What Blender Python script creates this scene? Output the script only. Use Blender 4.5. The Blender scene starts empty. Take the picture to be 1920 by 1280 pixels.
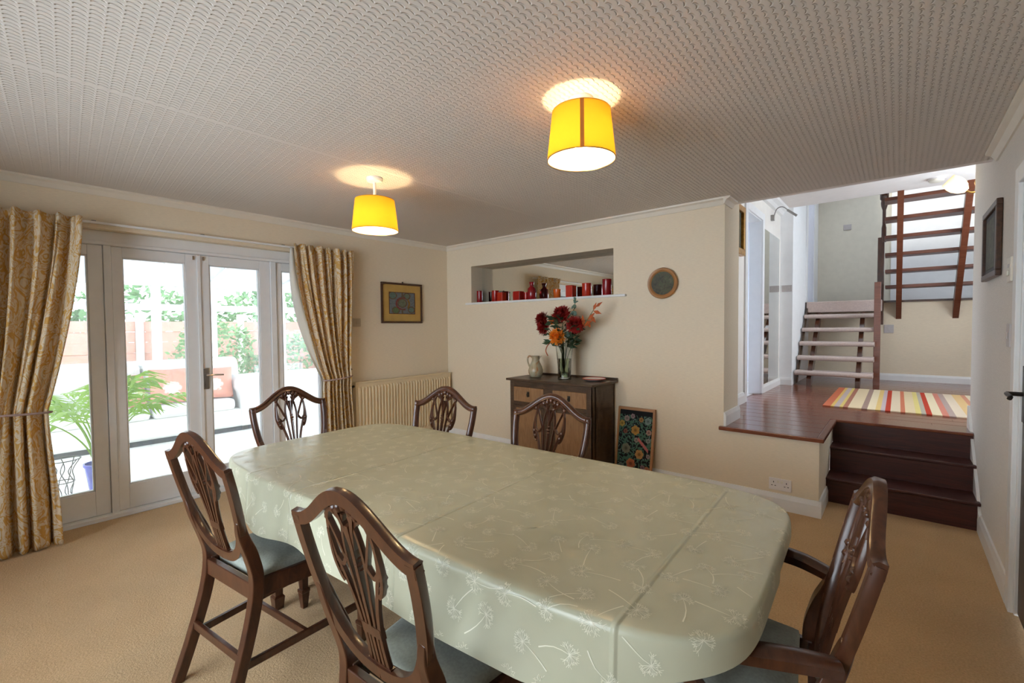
import bpy, bmesh, math, random
from mathutils import Vector, Matrix, noise as mnoise
R = math.radians
PI = math.pi
rng = random.Random(7)
S = bpy.context.scene
C = S.collection

# ---------------------------------------------------------------- camera, sky, sun, exposure
cam_d = bpy.data.cameras.new('camera')
cam_d.sensor_width = 36.0
cam_d.lens = 853.65 / 1920 * 36
cam_d.clip_start = 0.05
cam = bpy.data.objects.new('camera', cam_d)
C.objects.link(cam)
fw = Vector((-0.64658004, 0.76220984, -0.03115155))
rt = Vector((0.76271751, 0.64668167, -0.00805045))
up = Vector((-0.01400901, 0.0289651, 0.99948225))
m = Matrix((rt, up, -fw)).transposed().to_4x4()
m.translation = Vector((4.36357, -3.88379, 1.38591))
cam.matrix_world = m
S.camera = cam

w = bpy.data.worlds.new('sky'); S.world = w; w.use_nodes = True
bg = w.node_tree.nodes['Background']
bg.inputs[0].default_value = (0.80, 0.90, 1.0, 1)
bg.inputs[1].default_value = 5.0

sun_d = bpy.data.lights.new('sun', 'SUN'); sun_d.energy = 1.5; sun_d.angle = R(6); sun_d.color = (1, .95, .86)
sun = bpy.data.objects.new('sun', sun_d); C.objects.link(sun)
sun.rotation_euler = Vector((-.12, -.55, .83)).to_track_quat('Z', 'Y').to_euler()

vs = S.view_settings
vs.view_transform = 'Standard'; vs.look = 'None'; vs.gamma = 1; vs.use_curve_mapping = False
vs.exposure = 1.28
S.cycles.max_bounces = 9; S.cycles.diffuse_bounces = 5; S.cycles.transparent_max_bounces = 16
S.cycles.sample_clamp_indirect = 6; S.cycles.use_denoising = True; S.cycles.use_adaptive_sampling = True; S.cycles.adaptive_threshold = .04; S.cycles.adaptive_min_samples = 24
S.cycles.caustics_reflective = False; S.cycles.caustics_refractive = False
def portal(name, loc, rot, sx, sy):
    d = bpy.data.lights.new(name, 'AREA'); d.shape = 'RECTANGLE'; d.size = sx; d.size_y = sy
    d.cycles.is_portal = True
    o = bpy.data.objects.new(name, d); C.objects.link(o); o.location = loc; o.rotation_euler = rot
    return o

# ---------------------------------------------------------------- materials
class NT:
    def __init__(s, name):
        s.m = bpy.data.materials.new(name); s.m.use_nodes = True
        s.t = s.m.node_tree; s.n = s.t.nodes; s.l = s.t.links
        s.b = s.n['Principled BSDF']; s.out = s.n['Material Output']
    def node(s, typ, **kw):
        n = s.n.new(typ)
        for k, v in kw.items(): setattr(n, k, v)
        return n
    def set(s, sock, v):
        if hasattr(v, 'is_linked') or hasattr(v, 'links'): s.l.new(v, sock)
        else: sock.default_value = v
    def math(s, op, a, b=0.0, c=None, clamp=False):
        n = s.node('ShaderNodeMath', operation=op); n.use_clamp = clamp
        s.set(n.inputs[0], a); s.set(n.inputs[1], b)
        if c is not None: s.set(n.inputs[2], c)
        return n.outputs[0]
    def coord(s, which='Object', scale=(1, 1, 1)):
        n = s.node('ShaderNodeTexCoord'); mp = s.node('ShaderNodeMapping')
        mp.inputs['Scale'].default_value = scale
        s.l.new(n.outputs[which], mp.inputs['Vector'])
        return mp.outputs[0]
    def noise(s, vec, scale, detail=3, rough=.5, dist=0):
        n = s.node('ShaderNodeTexNoise'); s.l.new(vec, n.inputs['Vector'])
        n.inputs['Scale'].default_value = scale; n.inputs['Detail'].default_value = detail
        n.inputs['Roughness'].default_value = rough; n.inputs['Distortion'].default_value = dist
        return n.outputs['Fac']
    def ramp(s, fac, stops, interp='LINEAR'):
        n = s.node('ShaderNodeValToRGB'); cr = n.color_ramp; cr.interpolation = interp
        while len(cr.elements) < len(stops): cr.elements.new(0.5)
        for e, (p, c) in zip(cr.elements, stops):
            e.position = p; e.color = tuple(c) + (1,) if len(c) == 3 else c
        s.l.new(fac, n.inputs[0]); return n.outputs['Color']
    def maprange(s, v, a, b, c=0, d=1):
        n = s.node('ShaderNodeMapRange'); n.interpolation_type = 'SMOOTHSTEP'
        s.l.new(v, n.inputs[0])
        for i, x in enumerate((a, b, c, d)): n.inputs[i + 1].default_value = x
        return n.outputs[0]
    def bump(s, h, strength=.5, dist=.002, normal=None):
        n = s.node('ShaderNodeBump'); n.inputs['Strength'].default_value = strength
        n.inputs['Distance'].default_value = dist
        s.l.new(h, n.inputs['Height'])
        if normal is not None: s.l.new(normal, n.inputs['Normal'])
        s.l.new(n.outputs[0], s.b.inputs['Normal']); return n.outputs[0]
    def base(s, col, rough=.5, metal=0, spec=None):
        s.set(s.b.inputs['Base Color'], col if not isinstance(col, tuple) else tuple(col) + (1,))
        s.b.inputs['Roughness'].default_value = rough; s.b.inputs['Metallic'].default_value = metal
        if spec is not None: s.b.inputs['Specular IOR Level'].default_value = spec
        return s

MAT = {}
def plain(name, col, rough=.5, metal=0, spec=None, var=0.08, scale=12, bump=0):
    t = NT(name)
    v = t.coord('Object')
    f = t.noise(v, scale, 3)
    lo = tuple(max(0, c * (1 - var)) for c in col); hi = tuple(min(1, c * (1 + var)) for c in col)
    t.base(t.ramp(f, [(.3, lo), (.7, hi)]), rough, metal, spec)
    if bump: t.bump(t.noise(v, scale * 8, 2), .4, bump)
    MAT[name] = t.m; return t.m

def wood(name, c1, c2, rough=.3, scale=(1, 1, 1), wave=9, coat=0):
    t = NT(name); v = t.coord('Object', scale)
    f = t.noise(v, wave, 5, .6, 1.2)
    t.base(t.ramp(f, [(.3, c1), (.72, c2)]), rough)
    t.b.inputs['Coat Weight'].default_value = coat; t.b.inputs['Coat Roughness'].default_value = .15
    MAT[name] = t.m; return t.m

plain('trim_white', (.80, .80, .79), .35, var=.02)
plain('cornice_cream', (.74, .68, .58), .5, var=.02)
plain('frame_white', (.78, .79, .80), .35, var=.02)
plain('plastic_cream', (.74, .70, .60), .4, var=.03)
plain('plastic_beige', (.50, .43, .31), .4, var=.03)
plain('plastic_white', (.78, .74, .72), .35, var=.03)
plain('plastic_grey', (.50, .46, .45), .35, var=.03)
plain('dark_metal', (.05, .045, .04), .4, .6)
plain('steel', (.32, .31, .30), .35, .9)
plain('hole_black', (.02, .02, .02), .6)
plain('chrome', (.75, .75, .76), .2, 1.0)
plain('brass', (.55, .36, .12), .3, 1.0)
plain('pine_rim', (.36, .17, .06), .4)
wood('mahogany', (.040, .013, .006), (.095, .032, .014), .28, (2, 2, .6), 14, .25)
wood('stair_wood', (.115, .032, .015), (.195, .066, .034), .33, (.7, 5, 5), 6)
wood('step_wood', (.034, .008, .005), (.085, .019, .012), .42, (.6, 5, 8), 6)
wood('hall_floor_wood', (.135, .034, .016), (.245, .072, .032), .2, (1, 7, 1), 4, .35)
wood('oak_dark', (.045, .024, .012), (.095, .052, .027), .38, (1, 1, 6), 8)
wood('oak_light', (.20, .105, .045), (.32, .18, .085), .4, (6, 1, 1.2), 5)
wood('frame_brown', (.040, .016, .007), (.09, .035, .015), .35, (3, 3, 3), 8)
plain('gilt', (.50, .26, .06), .3, .8, var=.3, scale=40, bump=.002)
plain('door_brown', (.055, .028, .017), .4)
plain('pot_blue', (.03, .035, .36), .2)
plain('soil', (.10, .07, .05), .9)
plain('painted_shadow', (.03, .03, .035), .8)
plain('sofa_cream', (.74, .74, .72), .8, var=.03, scale=30)
plain('terracotta_fence', (.30, .15, .115), .8, var=.12)
plain('concrete_post', (.40, .36, .32), .8)
plain('conservatory_tile', (.80, .78, .74), .5, var=.03)
plain('lawn', (.10, .17, .05), .9, var=.2)
plain('stair_carpet', (.50, .40, .36), .95, var=.08, scale=60, bump=.002)
plain('dish_red', (.50, .06, .03), .3)
plain('leaf_dark', (.030, .065, .03), .5, var=.3)
plain('leaf_eucalyptus', (.10, .17, .13), .6, var=.2)
plain('leaf_autumn', (.42, .09, .02), .5, var=.45, scale=30)
plain('stem_green', (.10, .14, .05), .5)
plain('petal_red', (.27, .012, .010), .5, var=.35, scale=30)
plain('petal_orange', (.80, .25, .02), .5, var=.2, scale=40)
plain('wall_hall', (.80, .77, .72), .7, var=.02)
plain('wall_white', (.82, .83, .84), .7, var=.02)
plain('wall_landing', (.68, .635, .53), .7, var=.03)
plain('ceiling_hall', (.84, .80, .77), .8, var=.02)
plain('radiator_cream', (.72, .60, .40), .4, var=.03)
plain('mount_ochre', (.48, .30, .08), .7)
plain('rope_mauve', (.36, .26, .24), .8)
plain('bulb_cap', (.80, .78, .72), .4)
plain('wall_blue_white', (.70, .73, .84), .6, var=.03)

def wallpaper(name, col, strength=.35):
    t = NT(name); v = t.coord('Object', (1, 1, 1))
    vv = t.coord('Object', (9, 9, 110)); f = t.noise(vv, 3, 4, .6, .3)
    lo = tuple(c * .95 for c in col); hi = tuple(min(1, c * 1.04) for c in col)
    t.base(t.ramp(f, [(.35, lo), (.65, hi)]), .75, spec=.25)
    t.bump(f, strength, .002); MAT[name] = t.m
wallpaper('wallpaper_cream', (.77, .665, .505))
wallpaper('wallpaper_right', (.74, .70, .65))

def ceiling_mat():
    t = NT('embossed_ceiling_paper'); tc = t.node('ShaderNodeTexCoord'); sp = t.node('ShaderNodeSeparateXYZ')
    t.l.new(tc.outputs['Object'], sp.inputs[0]); X, Y = sp.outputs[0], sp.outputs[1]
    wob = t.noise(tc.outputs['Object'], 30, 1)
    px = t.math('ADD', t.math('DIVIDE', X, .026), t.math('MULTIPLY', t.math('SUBTRACT', wob, .5), .25))
    py = t.math('DIVIDE', Y, .040)
    sx = t.math('FRACT', t.math('ADD', px, 200)); sy = t.math('FRACT', t.math('ADD', t.math('ADD', py, 200), t.math('MULTIPLY', px, .06)))
    c = t.math('SUBTRACT', sy, .5)
    arc = t.math('MULTIPLY', t.math('MULTIPLY', c, c), 1.3)
    d = t.math('ABSOLUTE', t.math('SUBTRACT', t.math('ADD', t.math('SUBTRACT', sx, .62), arc), 0))
    line = t.maprange(d, .20, .03)
    ends = t.math('MULTIPLY', t.maprange(sy, .02, .16), t.maprange(sy, .98, .84))
    g = t.math('MULTIPLY', line, ends)
    # paper joints every 0.53 m
    jx = t.math('ABSOLUTE', t.math('SUBTRACT', X, 1.81))
    seam = t.maprange(jx, .012, .006)
    g2 = t.math('MULTIPLY', g, t.math('SUBTRACT', 1, seam))
    h = t.math('SUBTRACT', 1, g2)
    t.base((.66, .605, .55), .7, spec=.3)
    t.bump(h, .9, .0045); MAT['ceiling_paper'] = t.m
ceiling_mat()

def carpet_mat():
    t = NT('carpet_pile'); v = t.coord('Object')
    f = t.noise(v, 120, 4, .75); g = t.noise(v, 3.5, 3)
    mix = t.math('ADD', t.math('MULTIPLY', f, .8), t.math('MULTIPLY', g, .2))
    t.base(t.ramp(mix, [(.32, (.45, .275, .12)), (.68, (.72, .485, .25))]), .95, spec=.1)
    t.b.inputs['Sheen Weight'].default_value = .2
    t.bump(f, .8, .006); MAT['carpet'] = t.m
carpet_mat()

def cloth_mat():
    t = NT('sage_cloth'); tc = t.node('ShaderNodeTexCoord'); sp = t.node('ShaderNodeSeparateXYZ')
    t.l.new(tc.outputs['Object'], sp.inputs[0]); X = sp.outputs[0]
    v = tc.outputs['Object']
    f = t.noise(v, 260, 2); g = t.noise(v, 5, 3)
    t.base(t.ramp(g, [(.3, (.43, .425, .30)), (.7, (.48, .475, .345))]), .30, spec=.5)
    h = t.math('MULTIPLY', f, .03)
    for xc, k in ((-.74, 1), (-.36, 1), (.27, 1), (.965, 1.3)):
        d = t.math('ABSOLUTE', t.math('SUBTRACT', X, xc))
        h = t.math('ADD', h, t.math('MULTIPLY', t.maprange(d, .010, .0), k))
    h = t.math('ADD', h, t.math('MULTIPLY', t.noise(v, 9, 2), .8))
    t.bump(h, .7, .004); MAT['cloth'] = t.m
cloth_mat()
plain('cloth_print', (.76, .74, .60), .5, var=.04)
plain('seat_fabric', (.31, .33, .285), .9, var=.1, scale=120, bump=.0008)

def curtain_mat():
    t = NT('damask_curtain'); uv = t.node('ShaderNodeUVMap'); mp = t.node('ShaderNodeMapping'); t.l.new(uv.outputs[0], mp.inputs[0])
    n1 = t.noise(mp.outputs[0], 7, 2.5, .5, 1.8)
    n2 = t.noise(mp.outputs[0], 60, 2)
    band = t.math('ABSOLUTE', t.math('SUBTRACT', n1, .5))
    f = t.math('ADD', band, t.math('MULTIPLY', t.math('SUBTRACT', n2, .5), .05))
    col = t.ramp(f, [(.0, (.66, .38, .10)), (.030, (.66, .40, .13)), (.050, (.76, .64, .47)), (.10, (.78, .68, .52)), (.125, (.66, .42, .16)), (.15, (.70, .50, .26)), (.18, (.78, .68, .52)), (1, (.78, .68, .52))])
    t.base(col, .8, spec=.2)
    tr = t.node('ShaderNodeBsdfTranslucent'); t.l.new(col, tr.inputs[0])
    mx = t.node('ShaderNodeMixShader'); mx.inputs[0].default_value = .22
    t.l.new(t.b.outputs[0], mx.inputs[1]); t.l.new(tr.outputs[0], mx.inputs[2]); t.l.new(mx.outputs[0], t.out.inputs[0])
    t.bump(n2, .4, .001); MAT['curtain'] = t.m
curtain_mat()

def translucent(name, col, k, rough=.8):
    t = NT(name); t.base(col, rough, spec=.2)
    tr = t.node('ShaderNodeBsdfTranslucent'); tr.inputs[0].default_value = tuple(col) + (1,)
    mx = t.node('ShaderNodeMixShader'); mx.inputs[0].default_value = k
    t.l.new(t.b.outputs[0], mx.inputs[1]); t.l.new(tr.outputs[0], mx.inputs[2]); t.l.new(mx.outputs[0], t.out.inputs[0])
    MAT[name] = t.m
translucent('shade_amber', (.95, .46, .032), .64)
translucent('shade_lining', (.95, .93, .86), .35)
translucent('curtain_lining', (.80, .77, .70), .35)
translucent('palm_green', (.24, .42, .03), .4, .4)
translucent('shrub_green', (.10, .19, .08), .3, .6)
translucent('shrub_silver', (.22, .26, .27), .3, .6)
translucent('glass_shade', (.95, .90, .80), .6, .3)
plain('shade_seam', (.50, .16, .02), .6)

def glass(name, glare_veil=.0, tint=(1, 1, 1), refl=.06):
    t = NT(name); t.n.remove(t.b)
    tp = t.node('ShaderNodeBsdfTransparent'); tp.inputs[0].default_value = tuple(tint) + (1,)
    gl = t.node('ShaderNodeBsdfGlossy'); gl.inputs['Roughness'].default_value = .03
    fr = t.node('ShaderNodeFresnel'); fr.inputs[0].default_value = 1.45
    mx = t.node('ShaderNodeMixShader'); t.l.new(fr.outputs[0], mx.inputs[0])
    t.l.new(tp.outputs[0], mx.inputs[1]); t.l.new(gl.outputs[0], mx.inputs[2])
    last = mx
    if glare_veil:
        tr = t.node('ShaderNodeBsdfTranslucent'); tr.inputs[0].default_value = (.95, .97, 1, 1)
        m2 = t.node('ShaderNodeMixShader'); m2.inputs[0].default_value = glare_veil
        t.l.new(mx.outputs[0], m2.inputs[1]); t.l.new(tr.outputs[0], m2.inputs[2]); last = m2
    t.l.new(last.outputs[0], t.out.inputs[0]); MAT[name] = t.m
glass('pane_glass', .06)  # white veil mixed into the pane stands for window glare
glass('roof_glass', .0)
translucent('roof_opal', (.60, .62, .64), .32)  # roof panels made opal to dim the daylight in the conservatory
def real_glass(name, col=(1, 1, 1), rough=0.02):
    t = NT(name); t.base(col, rough); t.b.inputs['Transmission Weight'].default_value = 1; t.b.inputs['IOR'].default_value = 1.45
    MAT[name] = t.m
real_glass('crystal', (.93, .97, .96))
glass('vase_water', .0, (.72, .78, .62))
def red_glass(name, col):
    t = NT(name); t.base(col, .18); t.b.inputs['Transmission Weight'].default_value = .35; MAT[name] = t.m
red_glass('glass_red', (.55, .018, .012)); red_glass('glass_crimson', (.36, .010, .016)); red_glass('glass_orange', (.85, .16, .02)); red_glass('glass_scarlet', (.68, .04, .015))
def mirror(name):
    t = NT(name); t.base((.86, .88, .86), .015, 1.0); MAT[name] = t.m
mirror('mirror_silver')
def emis(name, col, st):
    t = NT(name); t.base(col, .5); t.b.inputs['Emission Color'].default_value = tuple(col) + (1,); t.b.inputs['Emission Strength'].default_value = st
    MAT[name] = t.m
LAMP = 130.0
emis('bulb_glow', (1, .72, .38), LAMP)
emis('hall_bulb_glow', (1, .78, .52), 18)

def vcol(name, rough=.85):
    t = NT(name); a = t.node('ShaderNodeAttribute'); a.attribute_name = 'col'
    f = t.noise(t.coord('Object'), 400, 2)
    t.base(a.outputs['Color'], rough, spec=.2); t.bump(f, .3, .0006); MAT[name] = t.m
vcol('needlework')
def rug_mat():
    t = NT('striped_rug'); uv = t.node('ShaderNodeUVMap'); sp = t.node('ShaderNodeSeparateXYZ'); t.l.new(uv.outputs[0], sp.inputs[0])
    seq = [((.50, .14, .07), .045), ((.62, .40, .12), .02), ((.45, .36, .33), .03), ((.62, .46, .15), .02), ((.36, .15, .10), .025), ((.66, .52, .33), .075), ((.33, .22, .18), .03), ((.72, .60, .40), .04), ((.66, .46, .18), .03),
           ((.50, .40, .40), .02), ((.45, .055, .03), .03), ((.66, .53, .37), .05), ((.55, .18, .10), .02), ((.66, .52, .32), .05), ((.66, .54, .2), .03), ((.42, .38, .30), .02), ((.46, .055, .03), .03), ((.72, .60, .40), .045), ((.58, .22, .16), .03), ((.42, .32, .28), .03),
           ((.68, .56, .42), .05), ((.68, .46, .22), .05), ((.60, .28, .18), .03), ((.74, .65, .45), .03), ((.46, .055, .03), .035), ((.68, .56, .42), .06), ((.55, .30, .2), .06)]
    tot = sum(x[1] for x in seq); pos = 0; st = []
    for c, wd in seq: st.append((pos / tot, c)); pos += wd
    t.base(t.ramp(sp.outputs[0], st, 'CONSTANT'), .95, spec=.1)
    t.bump(t.noise(t.coord('Object'), 220, 2), .6, .003); MAT['rug'] = t.m
rug_mat()
def jug_mat():
    t = NT('glazed_stoneware'); f = t.noise(t.coord('Object'), 9, 3, .5, 1)
    t.base(t.ramp(f, [(.4, (.40, .36, .25)), (.52, (.36, .30, .19)), (.6, (.36, .17, .07))]), .25); MAT['stoneware'] = t.m
jug_mat()
def plate_mat():
    t = NT('painted_plate_face'); f = t.noise(t.coord('Object'), 22, 4, .6, 1)
    t.base(t.ramp(f, [(.36, (.03, .028, .018)), (.48, (.07, .06, .032)), (.56, (.06, .075, .035)), (.66, (.12, .10, .06))]), .6); MAT['plate_face'] = t.m
plate_mat()

# ---------------------------------------------------------------- mesh helpers
class MB:
    def __init__(s): s.v = []; s.f = []; s.uv = None
    def add(s, vs_, fs_):
        o = len(s.v); s.v += [tuple(p) for p in vs_]; s.f += [tuple(i + o for i in f) for f in fs_]; return s
    def box(s, x0, x1, y0, y1, z0, z1):
        x0, x1 = min(x0, x1), max(x0, x1); y0, y1 = min(y0, y1), max(y0, y1); z0, z1 = min(z0, z1), max(z0, z1)
        return s.add([(x0, y0, z0), (x1, y0, z0), (x1, y1, z0), (x0, y1, z0), (x0, y0, z1), (x1, y0, z1), (x1, y1, z1), (x0, y1, z1)],
                     [(0, 3, 2, 1), (4, 5, 6, 7), (0, 1, 5, 4), (1, 2, 6, 5), (2, 3, 7, 6), (3, 0, 4, 7)])
    def loft(s, rings, caps=True, closed=False):
        n = len(rings[0]); o = len(s.v)
        for r in rings: s.v += [tuple(p) for p in r]
        k = len(rings)
        for i in range(k if closed else k - 1):
            a, b = o + i * n, o + ((i + 1) % k) * n
            for j in range(n): s.f.append((a + j, a + (j + 1) % n, b + (j + 1) % n, b + j))
        if caps and not closed:
            s.f.append(tuple(o + j for j in reversed(range(n)))); s.f.append(tuple(o + (k - 1) * n + j for j in range(n)))
        return s
    def sweep(s, path, prof, nrm, closed=False, scale=None):
        P = [Vector(p) for p in path]; rings = []; k = len(P)
        for i, p in enumerate(P):
            if closed: T = P[(i + 1) % k] - P[i - 1]
            else: T = P[min(i + 1, k - 1)] - P[max(i - 1, 0)]
            T.normalize(); N = Vector(nrm(i) if callable(nrm) else nrm); N = (N - T * N.dot(T)).normalized(); B = N.cross(T)
            sc = 1 if scale is None else scale[i]
            rings.append([p + B * (a * sc) + N * (b * sc) for a, b in prof])
        return s.loft(rings, True, closed)
    def tube(s, path, r, n=8, closed=False):
        P = [Vector(p) for p in path]; rings = []; k = len(P); ref = None
        for i, p in enumerate(P):
            T = (P[(i + 1) % k] - P[i - 1]) if closed else (P[min(i + 1, k - 1)] - P[max(i - 1, 0)])
            T.normalize()
            if ref is None: ref = T.orthogonal()
            ref = (ref - T * ref.dot(T)).normalized(); B = T.cross(ref)
            rr = r[i] if isinstance(r, (list, tuple)) else r
            rings.append([p + (ref * math.cos(2 * PI * j / n) + B * math.sin(2 * PI * j / n)) * rr for j in range(n)])
        return s.loft(rings, True, closed)
    def lathe(s, prof, c=(0, 0, 0), n=24, axis='z', caps=True):
        rings = []
        for r, h in prof:
            ring = []
            for j in range(n):
                a = 2 * PI * j / n; u, v = r * math.cos(a), r * math.sin(a)
                if axis == 'z': q = (c[0] + u, c[1] + v, c[2] + h)
                elif axis == 'x': q = (c[0] + h, c[1] + u, c[2] + v)
                else: q = (c[0] + v, c[1] + h, c[2] + u)
                ring.append(q)
            rings.append(ring)
        return s.loft(rings, caps)
    def ball(s, c, r, n=10, sz=1):
        k = max(4, n // 2)
        return s.lathe([(max(1e-4, r * math.sin(PI * i / k)), -r * sz * math.cos(PI * i / k)) for i in range(k + 1)], c, n)
    def prism(s, poly, axis, a, b):
        # poly: 2D points, extruded along axis from a to b
        def P(p, h):
            return (h, p[0], p[1]) if axis == 'x' else ((p[0], h, p[1]) if axis == 'y' else (p[0], p[1], h))
        return s.loft([[P(p, a) for p in poly], [P(p, b) for p in poly]])

def build(name, mb, mat, parent=None, smooth=False, bevel=0, local=False, angle=38, kind=None, solid=0, sub=0):
    me = bpy.data.meshes.new(name)
    vs_ = mb.v
    if parent is not None and not local:
        base = Vector(parent.location) + (Vector(parent.parent.location) if parent.parent else Vector((0, 0, 0)))
        vs_ = [(p[0] - base.x, p[1] - base.y, p[2] - base.z) for p in vs_]
    me.from_pydata(vs_, [], mb.f)
    bm = bmesh.new(); bm.from_mesh(me)
    bmesh.ops.recalc_face_normals(bm, faces=bm.faces)
    bm.to_mesh(me); bm.free()
    if mb.uv:
        l = me.uv_layers.new(name='UVMap')
        for lp in me.loops: l.data[lp.index].uv = mb.uv[lp.vertex_index]
    if isinstance(mat, str): mat = MAT[mat]
    me.materials.append(mat)
    if smooth:
        me.polygons.foreach_set('use_smooth', [True] * len(me.polygons))
        if angle < 180: me.set_sharp_from_angle(angle=R(angle))
    o = bpy.data.objects.new(name, me); C.objects.link(o)
    if parent is not None: o.parent = parent
    if solid:
        md = o.modifiers.new('solid', 'SOLIDIFY'); md.thickness = solid; md.offset = 0
    if bevel:
        md = o.modifiers.new('bevel', 'BEVEL'); md.width = bevel; md.segments = 2; md.limit_method = 'ANGLE'; md.angle_limit = R(40)
    if sub:
        md = o.modifiers.new('sub', 'SUBSURF'); md.levels = sub; md.render_levels = sub
    if kind: o['kind'] = kind
    return o
def struct(name, mb, mat, **kw):
    return build(name, mb, mat, kind='structure', **kw)
def thing(name, label, cat, loc=(0, 0, 0), rz=0, group=None):
    o = bpy.data.objects.new(name, None); C.objects.link(o); o.empty_display_size = .05
    o.location = loc; o.rotation_euler = (0, 0, rz); tag(o, label, cat, group); return o
def tag(o, label, cat, group=None):
    o['label'] = label; o['category'] = cat
    if group: o['group'] = group
    return o
def lerp(a, b, t): return a + (b - a) * t
def smooth(t): t = max(0, min(1, t)); return t * t * (3 - 2 * t)
def spline(pts, n=6):
    P = [Vector(p) for p in pts]; out = []
    for i in range(len(P) - 1):
        p0, p1, p2, p3 = P[max(i - 1, 0)], P[i], P[i + 1], P[min(i + 2, len(P) - 1)]
        for k in range(n):
            t = k / n
            out.append(.5 * ((2 * p1) + (p2 - p0) * t + (2 * p0 - 5 * p1 + 4 * p2 - p3) * t * t + (3 * p1 - p0 - 3 * p2 + p3) * t ** 3))
    out.append(P[-1]); return out
def rect(w_, d_): return [(-w_ / 2, -d_ / 2), (w_ / 2, -d_ / 2), (w_ / 2, d_ / 2), (-w_ / 2, d_ / 2)]

ZP = .577      # raised hall floor
H = 2.40
XR = 4.80
YF = -5.4

# ---------------------------------------------------------------- the setting
struct('floor', MB().box(-.02, XR + .15, YF - .1, .9, -.1, 0), 'carpet')
struct('ceiling', MB().box(-.3, XR + .12, YF - .1, .22, H, H + .12), 'ceiling_paper')

# wall with the French doors (x = 0)
OY0, OY1, OZ = -3.80, -1.53, 2.115
struct('wall_left', MB().box(-.30, 0, YF - .1, OY0, 0, H).box(-.30, 0, OY1, .2, 0, H).box(-.30, 0, OY0, OY1, OZ, H), 'wallpaper_cream')
# wall with the niche (y = 0)
NX0, NX1, NZ0, NZ1, ND = .433, 2.322, 1.684, 2.119, .19
wb = MB().box(0, NX0, 0, .3, 0, H).box(NX1, 3.30, 0, .3, 0, H).box(NX0, NX1, 0, .3, 0, NZ0 - .02).box(NX0, NX1, 0, .3, NZ1, H).box(NX0, NX1, ND + .01, .3, NZ0 - .02, NZ1)
wb.box(3.0, 3.30, .3, .42, 0, 3.0)
struct('wall_back', wb, 'wallpaper_cream')
struct('wall_right', MB().box(XR, XR + .12, -.70, 1.12, 0, 2.95).box(XR, XR + .12, YF, -1.56, 0, 2.95).box(XR, XR + .12, -1.56, -.70, 2.06, 2.95), 'wallpaper_right')
struct('wall_front', MB().box(-.3, .9, YF - .1, YF, 0, H).box(3.9, XR + .12, YF - .1, YF, 0, H).box(.9, 3.9, YF - .1, YF, 2.15, H).box(.9, 3.9, YF - .1, YF, 0, .45), 'wallpaper_cream')
fwf = MB().box(.9, 3.9, YF - .08, YF - .02, .45, .52).box(.9, 3.9, YF - .08, YF - .02, 2.08, 2.15)
for x in (.9, 1.877, 2.853, 3.83): fwf.box(x, x + .07, YF - .08, YF - .02, .52, 2.08)
w6 = struct('window_added_front', fwf, 'frame_white')  # unseen window behind the camera, added to brighten the dining room
for x in (.97, 1.947, 2.923): build('pane', MB().box(x, x + .907, YF - .052, YF - .046, .52, 2.08), 'roof_glass', w6)
struct('wall_plinth', MB().box(3.30, 3.945, 0, .9, 0, ZP - .03), 'wallpaper_cream')

# cornice
def cove(a, b, along, base, sgn):
    pts = [(0, H), (.055, H), (.052, H - .012), (.030, H - .022), (.018, H - .040), (.010, H - .053), (0, H - .053)]
    mb = MB()
    if along == 'y': mb.loft([[(base + sgn * p[0], t, p[1]) for p in pts] for t in (a, b)])
    else: mb.loft([[(t, base + sgn * p[0], p[1]) for p in pts] for t in (a, b)])
    return mb
struct('trim_1', cove(YF, 0, 'y', 0, 1), 'cornice_cream')
tb = cove(0, 3.30, 'x', 0, -1)
tb.loft([[(3.30 + p[0], t, p[1]) for p in [(0, H), (.05, H), (.047, H - .012), (.026, H - .022), (.015, H - .040), (.008, H - .053), (0, H - .053)]] for t in (-.05, .19)])
struct('trim_2', tb, 'cornice_cream')
struct('trim_3', cove(YF, .06, 'y', XR, -1), 'cornice_cream')
# skirting boards
def skirt(mb, along, a, b, base, sgn, z=0, h=.12):
    pr = [(0, z), (.018, z), (.018, z + h * .72), (.010, z + h), (0, z + h)]
    if along == 'x': mb.loft([[(t, base + sgn * p[0], p[1]) for p in pr] for t in (a, b)])
    else: mb.loft([[(base + sgn * p[0], t, p[1]) for p in pr] for t in (a, b)])
    return mb
bb = MB(); skirt(bb, 'x', 0, 3.9629, 0, -1); skirt(bb, 'y', -.0170, .41, 3.945, 1)
struct('baseboard_back', bb, 'trim_white')
bb = MB(); skirt(bb, 'y', OY1 + .0, 0, 0, 1); skirt(bb, 'y', YF, OY0, 0, 1)
struct('baseboard_left', bb, 'trim_white')
bb = MB(); skirt(bb, 'y', -.62, .40, XR, -1); skirt(bb, 'y', YF, -1.64, XR, -1)
struct('baseboard_right', bb, 'trim_white')
struct('baseboard_front', skirt(MB(), 'x', 0, XR, YF, 1), 'trim_white')
# raking skirt beside the steps
st = MB(); pts = [(.36, 0), (.40, .0), (.40, .12), (1.12, ZP + .16), (1.12, ZP + .0), (.98, ZP + .0)]
st.prism([(.36, .0), (.36, .125), (1.12, ZP + .17), (1.12, .5), (.60, .0)], 'x', XR - .016, XR)
struct('trim_4', st, 'trim_white')
bb = MB(); skirt(bb, 'y', 0, .43, 3.30, 1, ZP, .11)
struct('baseboard_hall_end', bb, 'trim_white')

# niche: mirror, ledge
struct('trim_5', MB().box(.36, 2.455, -.035, ND, NZ0 - .022, NZ0), 'trim_white', bevel=.004)
mr = tag(build('niche_mirror', MB().box(NX0, NX1, ND, ND + .006, NZ0, NZ1), 'mirror_silver'), 'long plain mirror lining the back of the wall niche', 'mirror')

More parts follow.
